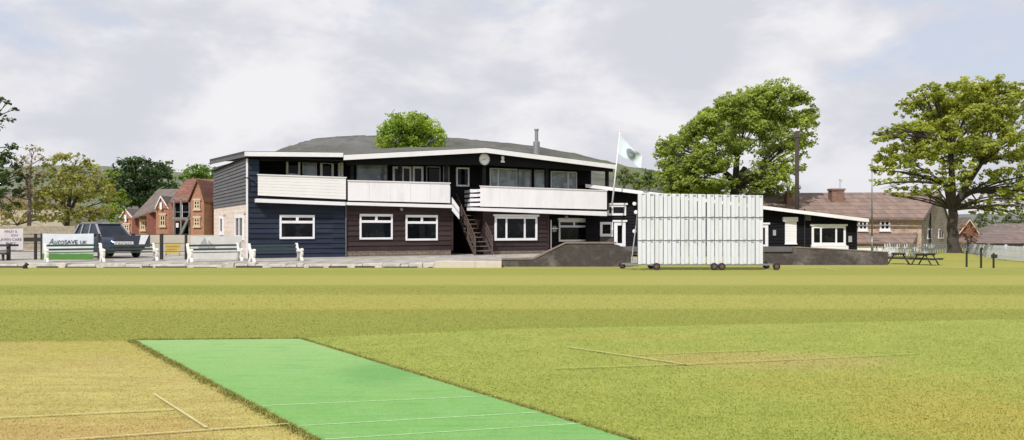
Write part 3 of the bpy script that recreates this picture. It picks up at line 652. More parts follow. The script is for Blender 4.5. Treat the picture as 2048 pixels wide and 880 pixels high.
# ------------------------------------------------------------------ flag
fp = thing('flagpole', 'leaning white flagpole with a pale blue flag beside the balcony', 'flagpole', P(1224,410,51.5))
a, b = P(1224,412,51.3), P(1240,263,50.9); g = MB(); g.tube([a, a.lerp(b,.5), b], [.055,.045,.03], 10); g.tube([b, b+Vector((0,0,.06))], [.05,.02], 8); g.build('pole', M['white'], fp, smooth=True)
M['flag'] = plain('pale_flag_cloth', (.60,.68,.74), .8, .08, 2); M['emb'] = plain('grey_green_emblem', (.20,.25,.27), .8, .2, 4)
g = MB(); nu, nv = 18, 12
def flagpt(u, v, off=0.0):
    tl, bl, tr, br = P(1240,270,50.95), P(1236,306,51.0), P(1286,313,50.6), P(1281,333,50.7)
    q = tl.lerp(tr,u).lerp(bl.lerp(br,u), v); sag = math.sin(u*math.pi)*.25
    q = q+Vector((0, .20*math.sin(u*8+v*2)*u-off, -sag*.3+.1*math.sin(u*7+1+v*3)*u)); return q
for i in range(nu):
    for j in range(nv): g.quad(flagpt(i/nu,j/nv), flagpt((i+1)/nu,j/nv), flagpt((i+1)/nu,(j+1)/nv), flagpt(i/nu,(j+1)/nv))
fl = g.build('flag', M['flag'], fp, smooth=True)
g = MB(); k = 16
ring = lambda r_, off: [flagpt(.52+r_*.2*math.cos(2*math.pi*i/k), .48+r_*.34*math.sin(2*math.pi*i/k), off) for i in range(k)]
r0, r1 = ring(1, .045), ring(.55, .045)
for i in range(k): g.quad(r0[i], r0[(i+1)%k], r1[(i+1)%k], r1[i])
g.poly(r1); g.build('emblem', M['emb'], fl)

# ------------------------------------------------------------------ sight screen
SS = Frame((0, 34.0), 0.0)
ss = thing('sight_screen', 'large white boarded cricket sight screen on small wheels', 'sight screen', P(1400,540,34)); ss.location.z = 0
def sy(px, py): return SS.at(px, py)
xl, xm, xr = SS.s_at(1275), SS.s_at(1412), SS.s_at(1526)
ztop = lambda s: sy(1275,386)[1]+(s-xl)/(xr-xl)*(sy(1526,391)[1]-sy(1275,386)[1])
rows = [sy(1400,529)[1], sy(1400,481)[1], sy(1400,435)[1], None]
M['clip'] = plain('pale_clip_metal', (.36,.37,.39), .6, .15, 3)
def panel(a, b, nb):
    g = MB(); wv = (b-a)/nb
    for i in range(nb):
        for r in range(3):
            z0 = rows[r]+.03; za = (rows[r+1]-.012 if r < 2 else ztop(a+i*wv)); zb_ = (rows[r+1]-.012 if r < 2 else ztop(a+(i+1)*wv)); j = random.uniform(-.01,.01); tl = random.uniform(-.012,.012)
            c0, c1, cm = a+i*wv+.014, a+(i+1)*wv-.014, a+(i+.45)*wv
            g.extr([SS.W(c0,.02+j,z0), SS.W(c1,.02+j+tl,z0), SS.W(c1,.02+j+tl,zb_), SS.W(c0,.02+j,za)], SS.n*.02)
            g.extr([SS.W(c0+.004,.045+j,z0-.02), SS.W(cm,.045+j,z0-.02), SS.W(cm,.045+j,za-.035), SS.W(c0+.004,.045+j,za-.035)], SS.n*.05)
    o = g.build('panel', M['screen_white'], ss, bevel=.004)
    gg = MB()
    for i in range(nb):
        for r in range(3):
            z0 = (rows[r+1]-.05 if r < 2 else ztop(a+i*wv)-.06); SS.box(gg, a+(i+.5)*wv-.06, a+(i+.5)*wv+.10, .05, .075, z0, z0+.03)
    gg.build('clip', M['clip'], o)
panel(xl, xm-.01, 8); panel(xm+.01, xr, 7)
M['frame_grey'] = plain('grey_screen_frame', (.11,.11,.118), .6, .2, 3)
g = MB()
for r in (0,1,2): SS.box(g, xl, xr, -.06, .01, rows[r]-.03, rows[r]+.05)
SS.box(g, xl, xr, -.06, .01, ztop(xr)-.12, ztop(xr)-.05)
for i in range(16): c = xl+(xr-xl)*i/15; c = min(max(c, xl+.03), xr-.03); SS.box(g, c-.03, c+.03, -.058, .008, rows[0], ztop(c)-.02)
for px in (1300,1360,1434,1480,1510): c = SS.s_at(px); g.bar(SS.W(c,-.05,2.4), SS.W(c,-1.1,.3), .05)
g.build('frame', M['frame_grey'], ss)
g = MB(); ca, cb = SS.s_at(1250), SS.s_at(1556); zc_ = .22
for n_ in (.02, -1.15): SS.box(g, ca, cb, n_-.04, n_+.04, zc_-.03, zc_+.03)
for px in (1268,1312,1434,1551): c = SS.s_at(px); SS.box(g, c-.03, c+.03, -1.2, .1, zc_-.034, zc_+.026)
SS.box(g, ca+.3, cb-.3, -.06, .02, zc_+.03, rows[0]); g.build('chassis', M['grey_metal'], ss)
wheel_proto = None
for px, n_ in ((1312,.12),(1427,.12),(1442,.12),(1551,.12),(1312,-1.25),(1551,-1.25),(1253,-1.25)):
    c = SS.W(SS.s_at(px), n_, .15)
    g = MB(); g.tube([c+Vector((0,.05,0)), c+Vector((0,.035,0)), c+Vector((0,-.035,0)), c+Vector((0,-.05,0))], [.12,.15,.15,.12], 20); wo = g.build('wheel', M['rubber'], ss)
    g = MB(); g.tube([c+Vector((0,.055,0)), c+Vector((0,-.055,0))], [.08,.08], 16); g.tube([c+Vector((0,.02,0)), c+Vector((0,-.075,0))], .03, 10); g.build('rim', M['rim'], wo)
g = MB(); g.tube([P(1263,524,34.3), P(1272,452,34.6)], .03, 8); g.tube([P(1272,452,34.6), P(1274,430,34.6)], .02, 8); g.tube([P(1252,530,34), P(1276,531,34)], .03); g.build('tow_bar', M['grey_metal'], ss)
# ------------------------------------------------------------------ benches
BG = 'white ended park benches along the kerb'
bt = thing('park_bench', 'x', 'bench', (0,0,0), 0, BG); bt['_local'] = 1
def bench_end(x):
    pts = [(-.30,.0),(-.30,.05),(-.22,.20),(-.20,.34),(-.26,.40),(-.34,.62),(-.40,.78),(-.37,.84),(-.31,.84),(-.27,.78),(-.22,.62),(-.14,.56),(.10,.57),(.20,.60),(.28,.57),(.29,.50),(.24,.46),(.26,.40),(.24,.28),(.20,.20),(.28,.05),(.28,0),(.16,0),(.12,.10),(.0,.18),(-.10,.10),(-.16,0)]
    g = MB(); g.extr([(x-.05, -p*1.15, q) for p, q in pts], (.10,0,0)); return g
for x in (-1.14, 1.14):
    bench_end(x).build('bench_end', M['benchwhite'], bt, bevel=.012, loc=(0,0,0))
def slats(name, items):
    g = MB()
    for p, q, wd, th in items: g.box(-1.11, 1.11, -p-wd/2, -p+wd/2, q-th/2, q+th/2)
    g.build(name, M['greenslat'], bt, loc=(0,0,0))
slats('seat', [(-.14,.425,.07,.03),(-.04,.42,.07,.03),(.06,.42,.07,.03),(.16,.425,.07,.03)])
g = MB()
for p, q in ((-.27,.56),(-.325,.74)): g.box(-1.11, 1.11, -p-.015, -p+.015, q-.045, q+.045)
g.build('backrest', M['greenslat'], bt, loc=(0,0,0))
bl = ['white ended bench in front of the white lettered banner with the green foot', 'white ended bench in front of the dark banner below the parked car', 'white ended bench in front of the pale banner beside the stone side wall', 'white ended bench against the navy wall under the window']
bspots = [(149, 523, 38), (259, 523, 39), (431, 523, 38), (553, 523, 38)]
for i, (px, py, rz) in enumerate(bspots):
    o = bt if i == 0 else copy_tree(bt)
    q = G(px, py, .2); o.location = q; o.rotation_euler = (0,0,R(rz)); o['label'] = bl[i]
for o in list(bpy.data.objects):
    if o.get('_local') is not None: del o['_local']

# ------------------------------------------------------------------ fence, banners
FY = 40.2; FF = Frame((0, FY), 0)
fe = thing('fence', 'low dark post and wire fence behind the benches', 'fence', P(200,518,FY)); fe.location.z = .2
g = MB(); 
for x in (0,): pass
for px in (-20, 71, 84, 198, 323, 372):
    g = MB(); a = FF.s_at(px); w_ = .07 if px in (323,) else .05; FF.box(g, a-w_, a+w_, -.05, .05, .15, 1.47); g.build('post', M['post'], fe)
g = MB()
for z_ in (1.44, 1.0, .6): g.tube([FF.W(FF.s_at(-20),0,z_), FF.W(FF.s_at(372),0,z_)], .012, 6)
g.build('wire', M['darkmetal'], fe)
g = MB(); FF.pbox(g, 47, 475, 85, 483, -.02, .04); g.build('rail', M['post'], fe)
def banner_mat(name, c, c2=None, split=None):
    m, nt, b = new_mat(name); p = nd(nt, 'ShaderNodeTexCoord').outputs['Object']; n = noise(nt, p, 2.0, 4)
    col = mix(nt, mrange(nt, n, .3, .7), sc(c,.9), sc(c,1.08)); nt.links.new(col, b.inputs['Base Color']); b.inputs['Roughness'].default_value = .5; return m
M['ban_w'] = banner_mat('white_banner_vinyl', (.60,.64,.68)); M['ban_d'] = banner_mat('dark_banner_vinyl', (.022,.024,.042)); M['ban_g'] = banner_mat('green_banner_vinyl', (.07,.20,.035)); M['ban_lg'] = banner_mat('light_green_banner_vinyl', (.42,.50,.40))
M['ban_p'] = banner_mat('pale_banner_vinyl', (.52,.52,.50)); M['ban_gr'] = banner_mat('grey_print', (.30,.31,.31)); M['ban_y'] = banner_mat('yellow_banner_vinyl', (.50,.38,.09)); M['ink'] = banner_mat('dark_print', (.05,.07,.09)); M['ink2'] = banner_mat('grey_ink', (.14,.13,.17)); M['ban_l'] = banner_mat('lavender_white_vinyl', (.60,.56,.58))
def text(s, fr, x0, y0, x1, y1, n, m, parent, name='lettering', shear=0.0, bold=0.0):
    c = bpy.data.curves.new('txt', 'FONT'); c.body = s; c.size = 1; c.offset = bold; c.shear = shear
    t = bpy.data.objects.new('txt', c); COL.objects.link(t); bpy.context.view_layer.update()
    me = bpy.data.meshes.new_from_object(t.evaluated_get(bpy.context.evaluated_depsgraph_get())); bpy.data.objects.remove(t)
    vs = np.array([v.co[:] for v in me.vertices]); mn, mxx = vs.min(0), vs.max(0)
    s0, s1, z0, z1 = fr.rect(x0, y0, x1, y1, n); g = MB()
    co_ = [fr.W(s0+(v[0]-mn[0])/(mxx[0]-mn[0])*(s1-s0), n, z0+(v[1]-mn[1])/(mxx[1]-mn[1])*(z1-z0)) for v in vs]
    g.add(co_, [tuple(p.vertices) for p in me.polygons]); bpy.data.meshes.remove(me); return g.build(name, m, parent)
def banner(label, x0, y0, x1, y1, m, n=.06):
    s0, s1, z0, z1 = FF.rect(x0, y0, x1, y1, n); g = MB(); k = 10
    t = thing('banner', label, 'banner', FF.W((s0+s1)/2, n, z0))
    for i in range(k):
        a, b = s0+(s1-s0)*i/k, s0+(s1-s0)*(i+1)/k
        g.extr([FF.W(a,n-.02+.012*math.sin(i*2.1),z0), FF.W(b,n-.02+.012*math.sin((i+1)*2.1),z0), FF.W(b,n-.02,z1-.02*math.sin(math.pi*(i+1)/k)), FF.W(a,n-.02,z1-.02*math.sin(math.pi*i/k))], FF.n*.006)
    g.build('sheet', m, t); return t
t = banner('white lettered banner with a green foot tied to the fence, left of the car', 84, 467, 187, 521, M['ban_w'])
g = MB(); FF.pbox(g, 84.5, 508, 186.5, 521, .058, .066); g.build('stripe', M['ban_g'], t); g = MB(); FF.pbox(g, 84.5, 499, 186.5, 507, .058, .066); g.build('stripe', M['ban_lg'], t)
text('Auto', FF, 97, 477, 128, 489, .072, M['ink'], t, shear=.3); text('SAVE', FF, 129, 480, 155, 488, .072, M['ink'], t, bold=.02); text('UK', FF, 160, 481, 174, 488, .072, M['ink'], t, bold=.01)
t = banner('dark navy banner with a pale name panel and white slash, in front of the car', 228, 470, 300, 494, M['ban_d'])
g = MB(); FF.pbox(g, 228.5, 483, 267, 492, .058, .07); nm = g.build('name_panel', M['ban_p'], t); text('CRICKET', FF, 231, 485, 264, 490, .076, M['ink2'], nm)
g = MB(); s = [FF.at(x, y, .06) for x, y in ((282,470),(298,470),(288,492),(277,492))]; FF.prism(g, s, .06, .07); g.build('slash', M['ban_w'], t)
t = banner('pale lilac lettered sign board at the far left end of the fence', -14, 457, 46, 503, M['ban_l'])
text('HALEY &', FF, 9, 460, 34, 465, .07, M['ink2'], t); text('SON', FF, 22, 468, 35, 472.5, .07, M['ink2'], t); text('LAWN CARE', FF, -2, 476, 43, 481.5, .07, M['ink2'], t); text('BURY', FF, 12, 484, 31, 489, .07, M['ink2'], t)
t = banner('pale banner with grey mountain shapes beside the stone side wall', 381, 472, 484, 519, M['ban_p'])
g = MB()
for tri in (((396,496),(409,475),(418,496)), ((417,496),(417,480),(430,493),(430,496)), ((472,497),(482,482),(482,512))):
    FF.prism(g, [FF.at(x, y, .06) for x, y in tri], .06, .068)
g.build('mountain_print', M['ban_gr'], t)
YF = Frame((0, 46), 0); s0, s1, z0, z1 = YF.rect(330, 486, 360, 507)
t = thing('banner', 'small yellow banner below the metal stairs of the red brick house', 'banner', YF.W(s0,0,z0)); g = MB(); YF.box(g, s0, s1, -.03, 0, z0, z1); g.build('sheet', M['ban_y'], t)
g = MB(); YF.box(g, s0+.06, s1-.06, 0, .008, z0+(z1-z0)*.62, z0+(z1-z0)*.72); YF.box(g, s0+.12, s1-.2, 0, .008, z0+(z1-z0)*.35, z0+(z1-z0)*.43); YF.box(g, s0+.02, s0+.07, -.08, -.035, .1, z0+.2); YF.box(g, s1-.07, s1-.02, -.08, -.035, .1, z0+.2); g.build('print', plain('ochre_print', (.34,.22,.06)), t)
# picnic bench end at the far left
t = thing('picnic_bench', 'brown timber picnic bench cut off at the left edge beside the sign', 'bench', G(-8,522,.2))
Q = Frame((0, 39), 0); g = MB(); Q.pbox(g, -60, 489, 17, 493, -.9, -.1); g.build('tabletop', M['timber'], t); g = MB(); Q.pbox(g, -66, 505, 10, 509, .0, .3); g.build('seat', M['timber'], t)
for px in (10, -52):
    g = MB(); a = Q.s_at(px); Q.box(g, a-.06, a+.06, -.35, -.2, .2, 1.0); Q.box(g, a-.05, a+.05, -.2, .2, .48, .56); Q.box(g, a-.04, a+.04, .1, .2, .2, .5); g.build('leg', M['timber'], t)
# bollard stub by the kerb
g = MB(); q = G(50,537); g.tube([(q.x,q.y+.02,-.02),(q.x,q.y+.02,.12),(q.x+.05,q.y,.2),(q.x+.16,q.y,.16)], [.1,.09,.07,.03], 10); o = g.build('drain_pipe', M['darkmetal'], smooth=True); props(o, 'small dark bent pipe end sticking out of the kerb at the left', 'pipe')

# ------------------------------------------------------------------ parked car
M['carpaint'] = plain('dark_blue_car_paint', (.035,.05,.09), .25, .08, 2, metal=.5, bumps=0); M['carglass'] = glass('car_glass', (.012,.018,.032), .03, .35); M['chrome'] = plain('silver_trim', (.5,.52,.55), .25, .05, 3, metal=.8, bumps=0)
M['headlamp'] = plain('headlamp_lens', (.6,.64,.68), .1, .1, 5, bumps=0); M['blacktrim'] = plain('black_plastic', (.015,.015,.017), .6, .2)
cp = P(214,517,43.6); car = thing('parked_car', 'dark blue four wheel drive car parked behind the banners', 'car', (cp.x, cp.y, .2), R(-38)); car['_local'] = 1
def sect(x, hw, z0, zs, zt, ht):                # one body ring: half width, floor, shoulder, top
    return [(x,-hw*.94,z0),(x,-hw,z0+.18),(x,-hw,zs-.12),(x,-hw*.95,zs),(x,-ht,zt),(x,ht,zt),(x,hw*.95,zs),(x,hw,zs-.12),(x,hw,z0+.18),(x,hw*.94,z0)]
rings = [sect(-2.28,.82,.42,.98,1.02,.7), sect(-2.2,.90,.34,1.05,1.1,.78), sect(-1.2,.93,.30,1.08,1.12,.8), sect(0,.93,.30,1.08,1.12,.8), sect(.85,.93,.30,1.06,1.12,.8), sect(1.6,.92,.32,1.0,1.06,.76), sect(2.15,.86,.36,.92,.98,.7), sect(2.32,.76,.42,.82,.86,.6)]
g = MB(); k = 10; vs = [v for r_ in rings for v in r_]
fs = [(i*k+j, i*k+(j+1)%k, (i+1)*k+(j+1)%k, (i+1)*k+j) for i in range(len(rings)-1) for j in range(k)]+[tuple(range(k-1,-1,-1)), tuple((len(rings)-1)*k+j for j in range(k))]
g.add(vs, fs); body = g.build('body', M['carpaint'], car, bevel=.07, loc=(0,0,0))
# cabin
g = MB(); lo_ = [(-2.15,.8),(.95,.8)]; base = [(-2.12,-.80,1.08),(.95,-.80,1.10),(.95,.80,1.10),(-2.12,.80,1.08)]; topv = [(-1.75,-.62,1.72),(.18,-.64,1.74),(.18,.64,1.74),(-1.75,.62,1.72)]
g.add(base+topv, [(0,1,5,4),(1,2,6,5),(2,3,7,6),(3,0,4,7),(4,5,6,7)]); cab = g.build('cabin', M['carglass'], car, bevel=.03, loc=(0,0,0))
g = MB(); g.extr([(-1.82,-.64,1.71),(.24,-.66,1.72),(.24,.66,1.72),(-1.82,.64,1.71)], (0,0,.06)); g.build('roof', M['carpaint'], car, bevel=.03, loc=(0,0,0))
g = MB()
for sy_ in (-1,1):
    g.bar((.97,.80*sy_,1.10),(.2,.655*sy_,1.75),.09,.07); g.bar((-.35,.81*sy_,1.1),(-.40,.655*sy_,1.75),.1,.05); g.bar((-1.3,.81*sy_,1.1),(-1.25,.65*sy_,1.75),.1,.05); g.bar((-2.13,.8*sy_,1.1),(-1.76,.63*sy_,1.73),.13,.08)
    g.bar((-1.7,.56*sy_,1.83),(.0,.56*sy_,1.83),.04,.04)
g.build('pillar', M['chrome'], car, loc=(0,0,0))
for sy_ in (-1,1):
    g = MB(); g.box(2.12,2.30,.52*sy_-.17,.52*sy_+.17,.74,.90); g.build('headlight', M['headlamp'], car, bevel=.03, loc=(0,0,0))
    g = MB(); g.box(.62,.82,.95*sy_-.1+.08*sy_,.95*sy_+.1+.08*sy_,1.1,1.27); g.build('mirror', M['carpaint'], car, bevel=.03, loc=(0,0,0))
g = MB(); g.box(2.2,2.345,-.34,.34,.68,.82); g.build('grille', M['blacktrim'], car, loc=(0,0,0)); g = MB(); g.box(2.1,2.38,-.84,.84,.40,.58); g.build('bumper', M['blacktrim'], car, bevel=.04, loc=(0,0,0))
for wx in (1.42,-1.38):
    for sy_ in (-1,1):
        g = MB(); g.tube([(wx,.72*sy_,.35),(wx,.76*sy_,.35),(wx,.92*sy_,.35),(wx,.95*sy_,.35)], [.30,.35,.35,.30], 24); wo = g.build('wheel', M['rubber'], car, loc=(0,0,0))
        g = MB(); g.tube([(wx,.9*sy_,.35),(wx,.957*sy_,.35)], .2, 16); g.build('rim', M['chrome'], wo, loc=(0,0,0))
del car['_local']

# ------------------------------------------------------------------ red brick house far left
BR = masonry('red_brick', (.36,.135,.085), (.30,.105,.07), (.34,.22,.17), 0, .23, .075, .01); BRL = masonry('lit_red_brick', (.44,.20,.125), (.38,.16,.10), (.40,.27,.2), 0, .23, .075, .01); BRD = masonry('shaded_red_brick', (.25,.075,.055), (.21,.06,.045), (.22,.12,.1), R(70), .23, .075, .01)  # lit and shaded faces of the same brick, painted as separate colours
TR = tiles('red_clay_tiles', (.22,.095,.07), 0, .18); TG = tiles('grey_brown_tiles', (.17,.135,.12), 0, .2); M['stonetrim'] = plain('pale_stone_trim', (.60,.48,.36), .8, .1); M['render'] = plain('pale_render', (.42,.38,.31), .85, .12, .6, (.30,.27,.22), .4)
hs = thing('brick_house', 'red brick terrace of stepped gabled bays with tiled roofs left of the pavilion', 'house', P(330,490,74)); hs.location.z = 0
def hbox(x0, x1, yt, Y, depth, m, lab=None, yb=None):
    a, b = P(x0,0,Y).x, P(x1,0,Y).x; z = P(0,yt,Y).z; g = MB(); g.box(a, b, Y, Y+depth, 0, z); return g.build('wall', m, hs, lab)
def gable(x0, x1, ye, xa, ya, Y, depth, m):
    g = MB(); g.extr([(P(x0,ye,Y).x,Y,0),(P(x1,ye,Y).x,Y,0),P(x1,ye,Y),P(xa,ya,Y),P(x0,ye,Y)], (0,depth,0)); g.build('gable', m, hs)
    t = MB(); ov = .18
    for (xe, sg) in ((x0,-1),(x1,1)):
        a = P(xe,ye,Y)+Vector((sg*.2,-ov,-.12)); b = P(xa,ya,Y)+Vector((0,-ov,.04)); t.extr([a, b, b+Vector((0,depth+ov,0)), a+Vector((0,depth+ov,0))], (0,0,.12))
    t.build('roof', TR, hs)
def hwin(x0, y0, x1, y1, Y, fw=.1):
    fr = Frame((0,Y),0); window(fr, hs, x0, y0, x1, y1, .03, 'four', fw, m='stonetrim')
    s0, s1, z0, z1 = fr.rect(x0, y0, x1, y1, .03); g = MB(); fr.box(g, s0-.08, s1+.08, 0, .12, z1+.002, z1+.16); fr.box(g, s0-.08, s1+.08, 0, .14, z0-.14, z0-.002); g.build('sill', M['stonetrim'], hs)
gable(381, 408, 402, 395, 362, 71.5, 4, BRL); hbox(408, 450, 400, 73.5, 8, BRD, 'shaded red brick wall between gable and pavilion')
hbox(337, 383, 405, 76, 7, BR)
for (a, b) in ((386,402),): hwin(388, 401, 400, 418, 71.5); hwin(388, 436, 400, 452, 71.5)
hbox(312, 338, 417, 78, 6, BRL); hwin(320, 430, 331, 452, 78)
hbox(293, 312, 424, 80, 8, BRD); hbox(278, 294, 432, 84, 5, BRL); hwin(281, 442, 291, 460, 84, .12); hbox(264, 279, 437, 86, 6, BRD); hbox(241, 266, 437, 89, 8, BRL); hwin(248, 449, 259, 462, 89, .12)
t = MB()      # main roofs
t.extr([P(338,407,75.6), P(382,404,75.6), P(399,360,80), P(372,361,80)], (0,0,.15)); t.extr([P(405,402,73.2), P(452,402,73.2), P(452,361,79), P(396,361,79)], (0,0,.15))
t.build('roof', TR, hs, 'red clay tiled roof')
t = MB(); t.extr([P(262,439,85.5), P(300,426,79.5), P(340,410,77.4), P(346,405,77.4), P(378,380,84), P(316,381,90)], (0,0,.15)); t.build('roof', TG, hs, 'grey brown tiled roof')
def dormer(xa, ya, x0, x1, ye, Y):
    g = MB(); a, c, b = P(x0,ye,Y), P(xa,ya,Y), P(x1,ye,Y); g.extr([a, b, c], (0,3,0)); g.build('gable', BRL, hs)
    g = MB()
    for e_ in (a, b): g.extr([e_+Vector((0,-.15,-.1)), c+Vector((0,-.15,.05)), c+Vector((0,-.15,.22)), e_+Vector((0,-.15,.07))], (0,.12,0))
    g.build('bargeboard', M['white'], hs)
    g = MB(); 
    for e_, sg in ((a,-1),(b,1)): g.extr([e_+Vector((sg*.1,-.0,.0)), c+Vector((0,0,.12)), c+Vector((0,4,.12)), e_+Vector((sg*.1,4,0))], (0,0,.1))
    g.build('roof', TG, hs)
dormer(322, 396, 311, 338, 417, 77.9); dormer(251, 421, 239, 267, 437, 88.9)
g = MB()
for (xa, ya, Y) in ((322,407,77.85),(251,432,88.85)):
    g.box(P(xa-2.2,0,Y).x, P(xa+2.2,0,Y).x, Y-.06, Y+.02, P(0,ya+12,Y).z, P(0,ya-2,Y).z)
g.build('trim', M['white'], hs)
fy = 74.6; es = MB()
for px in (348, 362, 379): es.bar(P(px,398,fy), P(px,492,fy), .12)
es.bar(P(344,437,fy), P(382,437,fy), .2, .2); es.bar(P(344,424,fy), P(382,424,fy), .06); es.bar(P(377,438,fy-.2), P(353,488,fy-.2), .3, .15); es.bar(P(379,428,fy-.2), P(355,478,fy-.2), .07); es.bar(P(344,398,fy), P(384,398,fy), .12)
es.build('fire_escape', M['grey_metal'], hs, 'grey metal fire escape stair')
g = MB(); c = Frame((0,75.9),0); c.pbox(g, 351, 404, 380, 436, 0, .06); c.pbox(g, 351, 442, 380, 486, 0, .06); g.build('opening', M['pane'], hs); g = MB(); c.pbox(g, 361, 404, 365, 436, .07, .12); c.pbox(g, 352, 446, 357, 455, .07, .12); g.build('frame', M['white'], hs)
g = MB(); g.tube([P(407.5,404,71.3), P(407.5,470,71.3)], .06, 8); g.build('downpipe', BRL, hs)
# garden wall and rendered house behind the trees
GW = masonry('buff_garden_wall', (.36,.31,.23), (.31,.27,.2), (.26,.23,.18), 0, .45, .2, .015)
o = MB().box(P(-120,0,58).x, P(150,0,58).x, 58, 58.4, 0, P(0,452,58).z).build('garden_wall', GW); props(o, 'long buff garden wall behind the left hand trees', 'wall')
o = MB().box(P(225,0,62).x, P(470,0,62).x, 62, 62.4, 0, P(0,470,62).z).build('garden_wall', plain('pale_wall_render', (.44,.40,.33), .9, .12, 1, (.32,.29,.23), .5)); props(o, 'low pale wall in front of the red brick house', 'wall')
h2 = thing('rendered_house', 'buff rendered house mostly hidden behind the left hand trees', 'house', P(60,470,98)); h2.location.z = 0
HF = Frame((0,98),0); g = MB(); HF.pprism(g, [(-60,470),(128,470),(128,408),(-60,408)], -8, 0); g.build('wall', M['render'], h2)
g = MB(); g.extr([P(-64,410,97.5), P(132,410,97.5), P(120,388,101), P(-60,388,101)], (0,0,.2)); g.build('roof', TG, h2)
for px in (62,): window(HF, h2, px, 418, px+12, 434, .03, 'four', .12)

# ------------------------------------------------------------------ right hand stone house
ST = masonry('rubble_stone', (.52,.40,.32), (.36,.235,.175), (.52,.43,.37), 0, .38, .19, .03, dirt=(.26,.155,.115), amt=.45); STG = masonry('grey_gable_stone', (.34,.30,.265), (.24,.205,.18), (.18,.16,.14), R(55), .42, .17, .02, dirt=(.13,.11,.10), amt=.6)
TB = tiles('brown_concrete_tiles', (.25,.175,.145), 0, .32, moss=(.18,.125,.105), amt=.4); BK = masonry('chimney_brick', (.30,.145,.105), (.22,.10,.075), (.22,.17,.14), 0, .3, .11, .02)
HY = 63.0; sh = thing('stone_house', 'two storey stone house with brown tiled roof and chimney right of the low wing', 'house', P(1760,500,HY)); sh.location.z = 0
S1 = Frame((0,HY),0); g = MB(); xl_, xr_ = P(1520,0,HY).x, P(1843,0,HY).x; ze = P(0,437,HY).z
g.extr([(xl_,HY,0),(xr_,HY,0),(xr_,HY,ze),(xl_,HY,ze)], (0,.3,0)); g.build('wall', ST, sh)
# right gable wall, turned away from the front
gA, gB, gC = P(1843,438,HY), P(1896,438,HY+9.2), P(1879,391,HY+4.6)
g = MB(); g.extr([(gA.x,gA.y,0),(gB.x,gB.y,0),(gB.x,gB.y,ze),(P(1879,391,HY+4.6)),(gA.x,gA.y,ze)], (-.3,.05,0)); g.build('gable', STG, sh, 'grey stone gable end')
rT, rL, rE0, rE1 = P(1879,388,HY+4.6), P(1500,390,HY+4.6), P(1500,437,HY-.35), P(1848,440,HY-.35)
g = MB(); g.extr([rE0, rE1, rT, rL], (0,0,.16)); bk = gB+Vector((.2,.2,0)); g.extr([rL, rT, Vector((bk.x,bk.y,ze-.1)), Vector((rL.x,bk.y,ze-.1))], (0,0,.16)); rf = g.build('roof', TB, sh)
g = MB(); g.bar(rE1+Vector((.05,-.02,.0)), rT+Vector((.05,0,0)), .12, .22); g.bar(rT+Vector((.05,0,0)), Vector((bk.x,bk.y,ze-.1)), .12, .2); g.bar(P(1500,440,HY-.45), P(1848,442,HY-.45), .12, .1); g.build('bargeboard', M['stair'], rf)
def chimney(x0, y0, x1, y1, Y, m, pots, lab):
    a, b = P(x0,0,Y).x, P(x1,0,Y).x; zt, zb2 = P(0,y0,Y).z, P(0,y1,Y).z; g = MB(); g.box(a, b, Y, Y+.8, zb2-1.0, zt-.15); g.box(a-.07, b+.07, Y-.07, Y+.87, zt-.15, zt); c = g.build('chimney', m, rf, lab)
    for i in range(pots):
        g = MB(); q = a+(b-a)*(i+.5)/pots; g.tube([(q,Y+.4,zt),(q,Y+.4,zt+.4)], [.14,.11], 10); g.build('chimney_pot', m, sh)
chimney(1664, 377, 1689, 403, HY+2.6, BK, 0, 'broad brick chimney on the roof')
g = MB(); q = P(1680,377,HY+3); g.tube([q, q+Vector((0,0,.75))], .025, 6); g.tube([q+Vector((-.12,0,.7)), q+Vector((.12,0,.7)), q+Vector((.12,0,.5))], .02, 6); g.build('aerial', M['grey_metal'], sh)
chimney(1574, 382, 1597, 412, HY+2.0, BK, 2, 'red brick chimney with two pots')
for (a, b, c, d_) in ((1716,441,1735,461),(1759,440,1780,461)): window(S1, sh, a, b, c, d_, .04, 'four', .13, sill=True)
# lean-to with tiled roof and white lower windows
g = MB(); e0, e1, t0, t1 = P(1700,488,HY-2.6), P(1826,489,HY-2.6), P(1700,469,HY-.02), P(1836,470,HY-.02); g.extr([e0, e1, t1, t0], (0,0,.12)); g.build('roof', TB, sh, 'low lean to roof')
g = MB(); yy_ = HY-2.3; g.box(P(1700,0,yy_).x, P(1822,0,yy_).x, yy_, HY-.03, 0, P(0,489,yy_).z); g.build('wall', M['render'], sh, 'pale rendered lean to wall')
LF = Frame((0,yy_),0); g = MB(); LF.pbox(g, 1706, 492, 1788, 508, .0, .05); g.build('panel', M['white'], sh)
for (a, b) in ((1750,1756),(1763,1773),(1779,1789)): window(LF, sh, a, 492, b, 499, .06, fw=.05)
GF = Frame((gA.x,gA.y), math.atan2(gB.y-gA.y, gB.x-gA.x))
for (a, b) in ((1854,1862),(1876,1886)):
    sA, sB = GF.s_at(a), GF.s_at(b); g = MB(); GF.box(g, sA, sB, .0, .06, .9, 1.75); wo = g.build('window', M['white'], sh); g = MB(); GF.box(g, sA+.1*(sB-sA), sA+.45*(sB-sA), .06, .07, .98, 1.62); GF.box(g, sA+.55*(sB-sA), sA+.9*(sB-sA), .06, .07, .98, 1.62); g.build('pane', M['pane'], wo)
g = MB(); q = GF.s_at(1858); g.tube([GF.W(q,.1,.5), GF.W(q,.1,4.6)], .07, 8); g.build('downpipe', M['darkmetal'], sh)
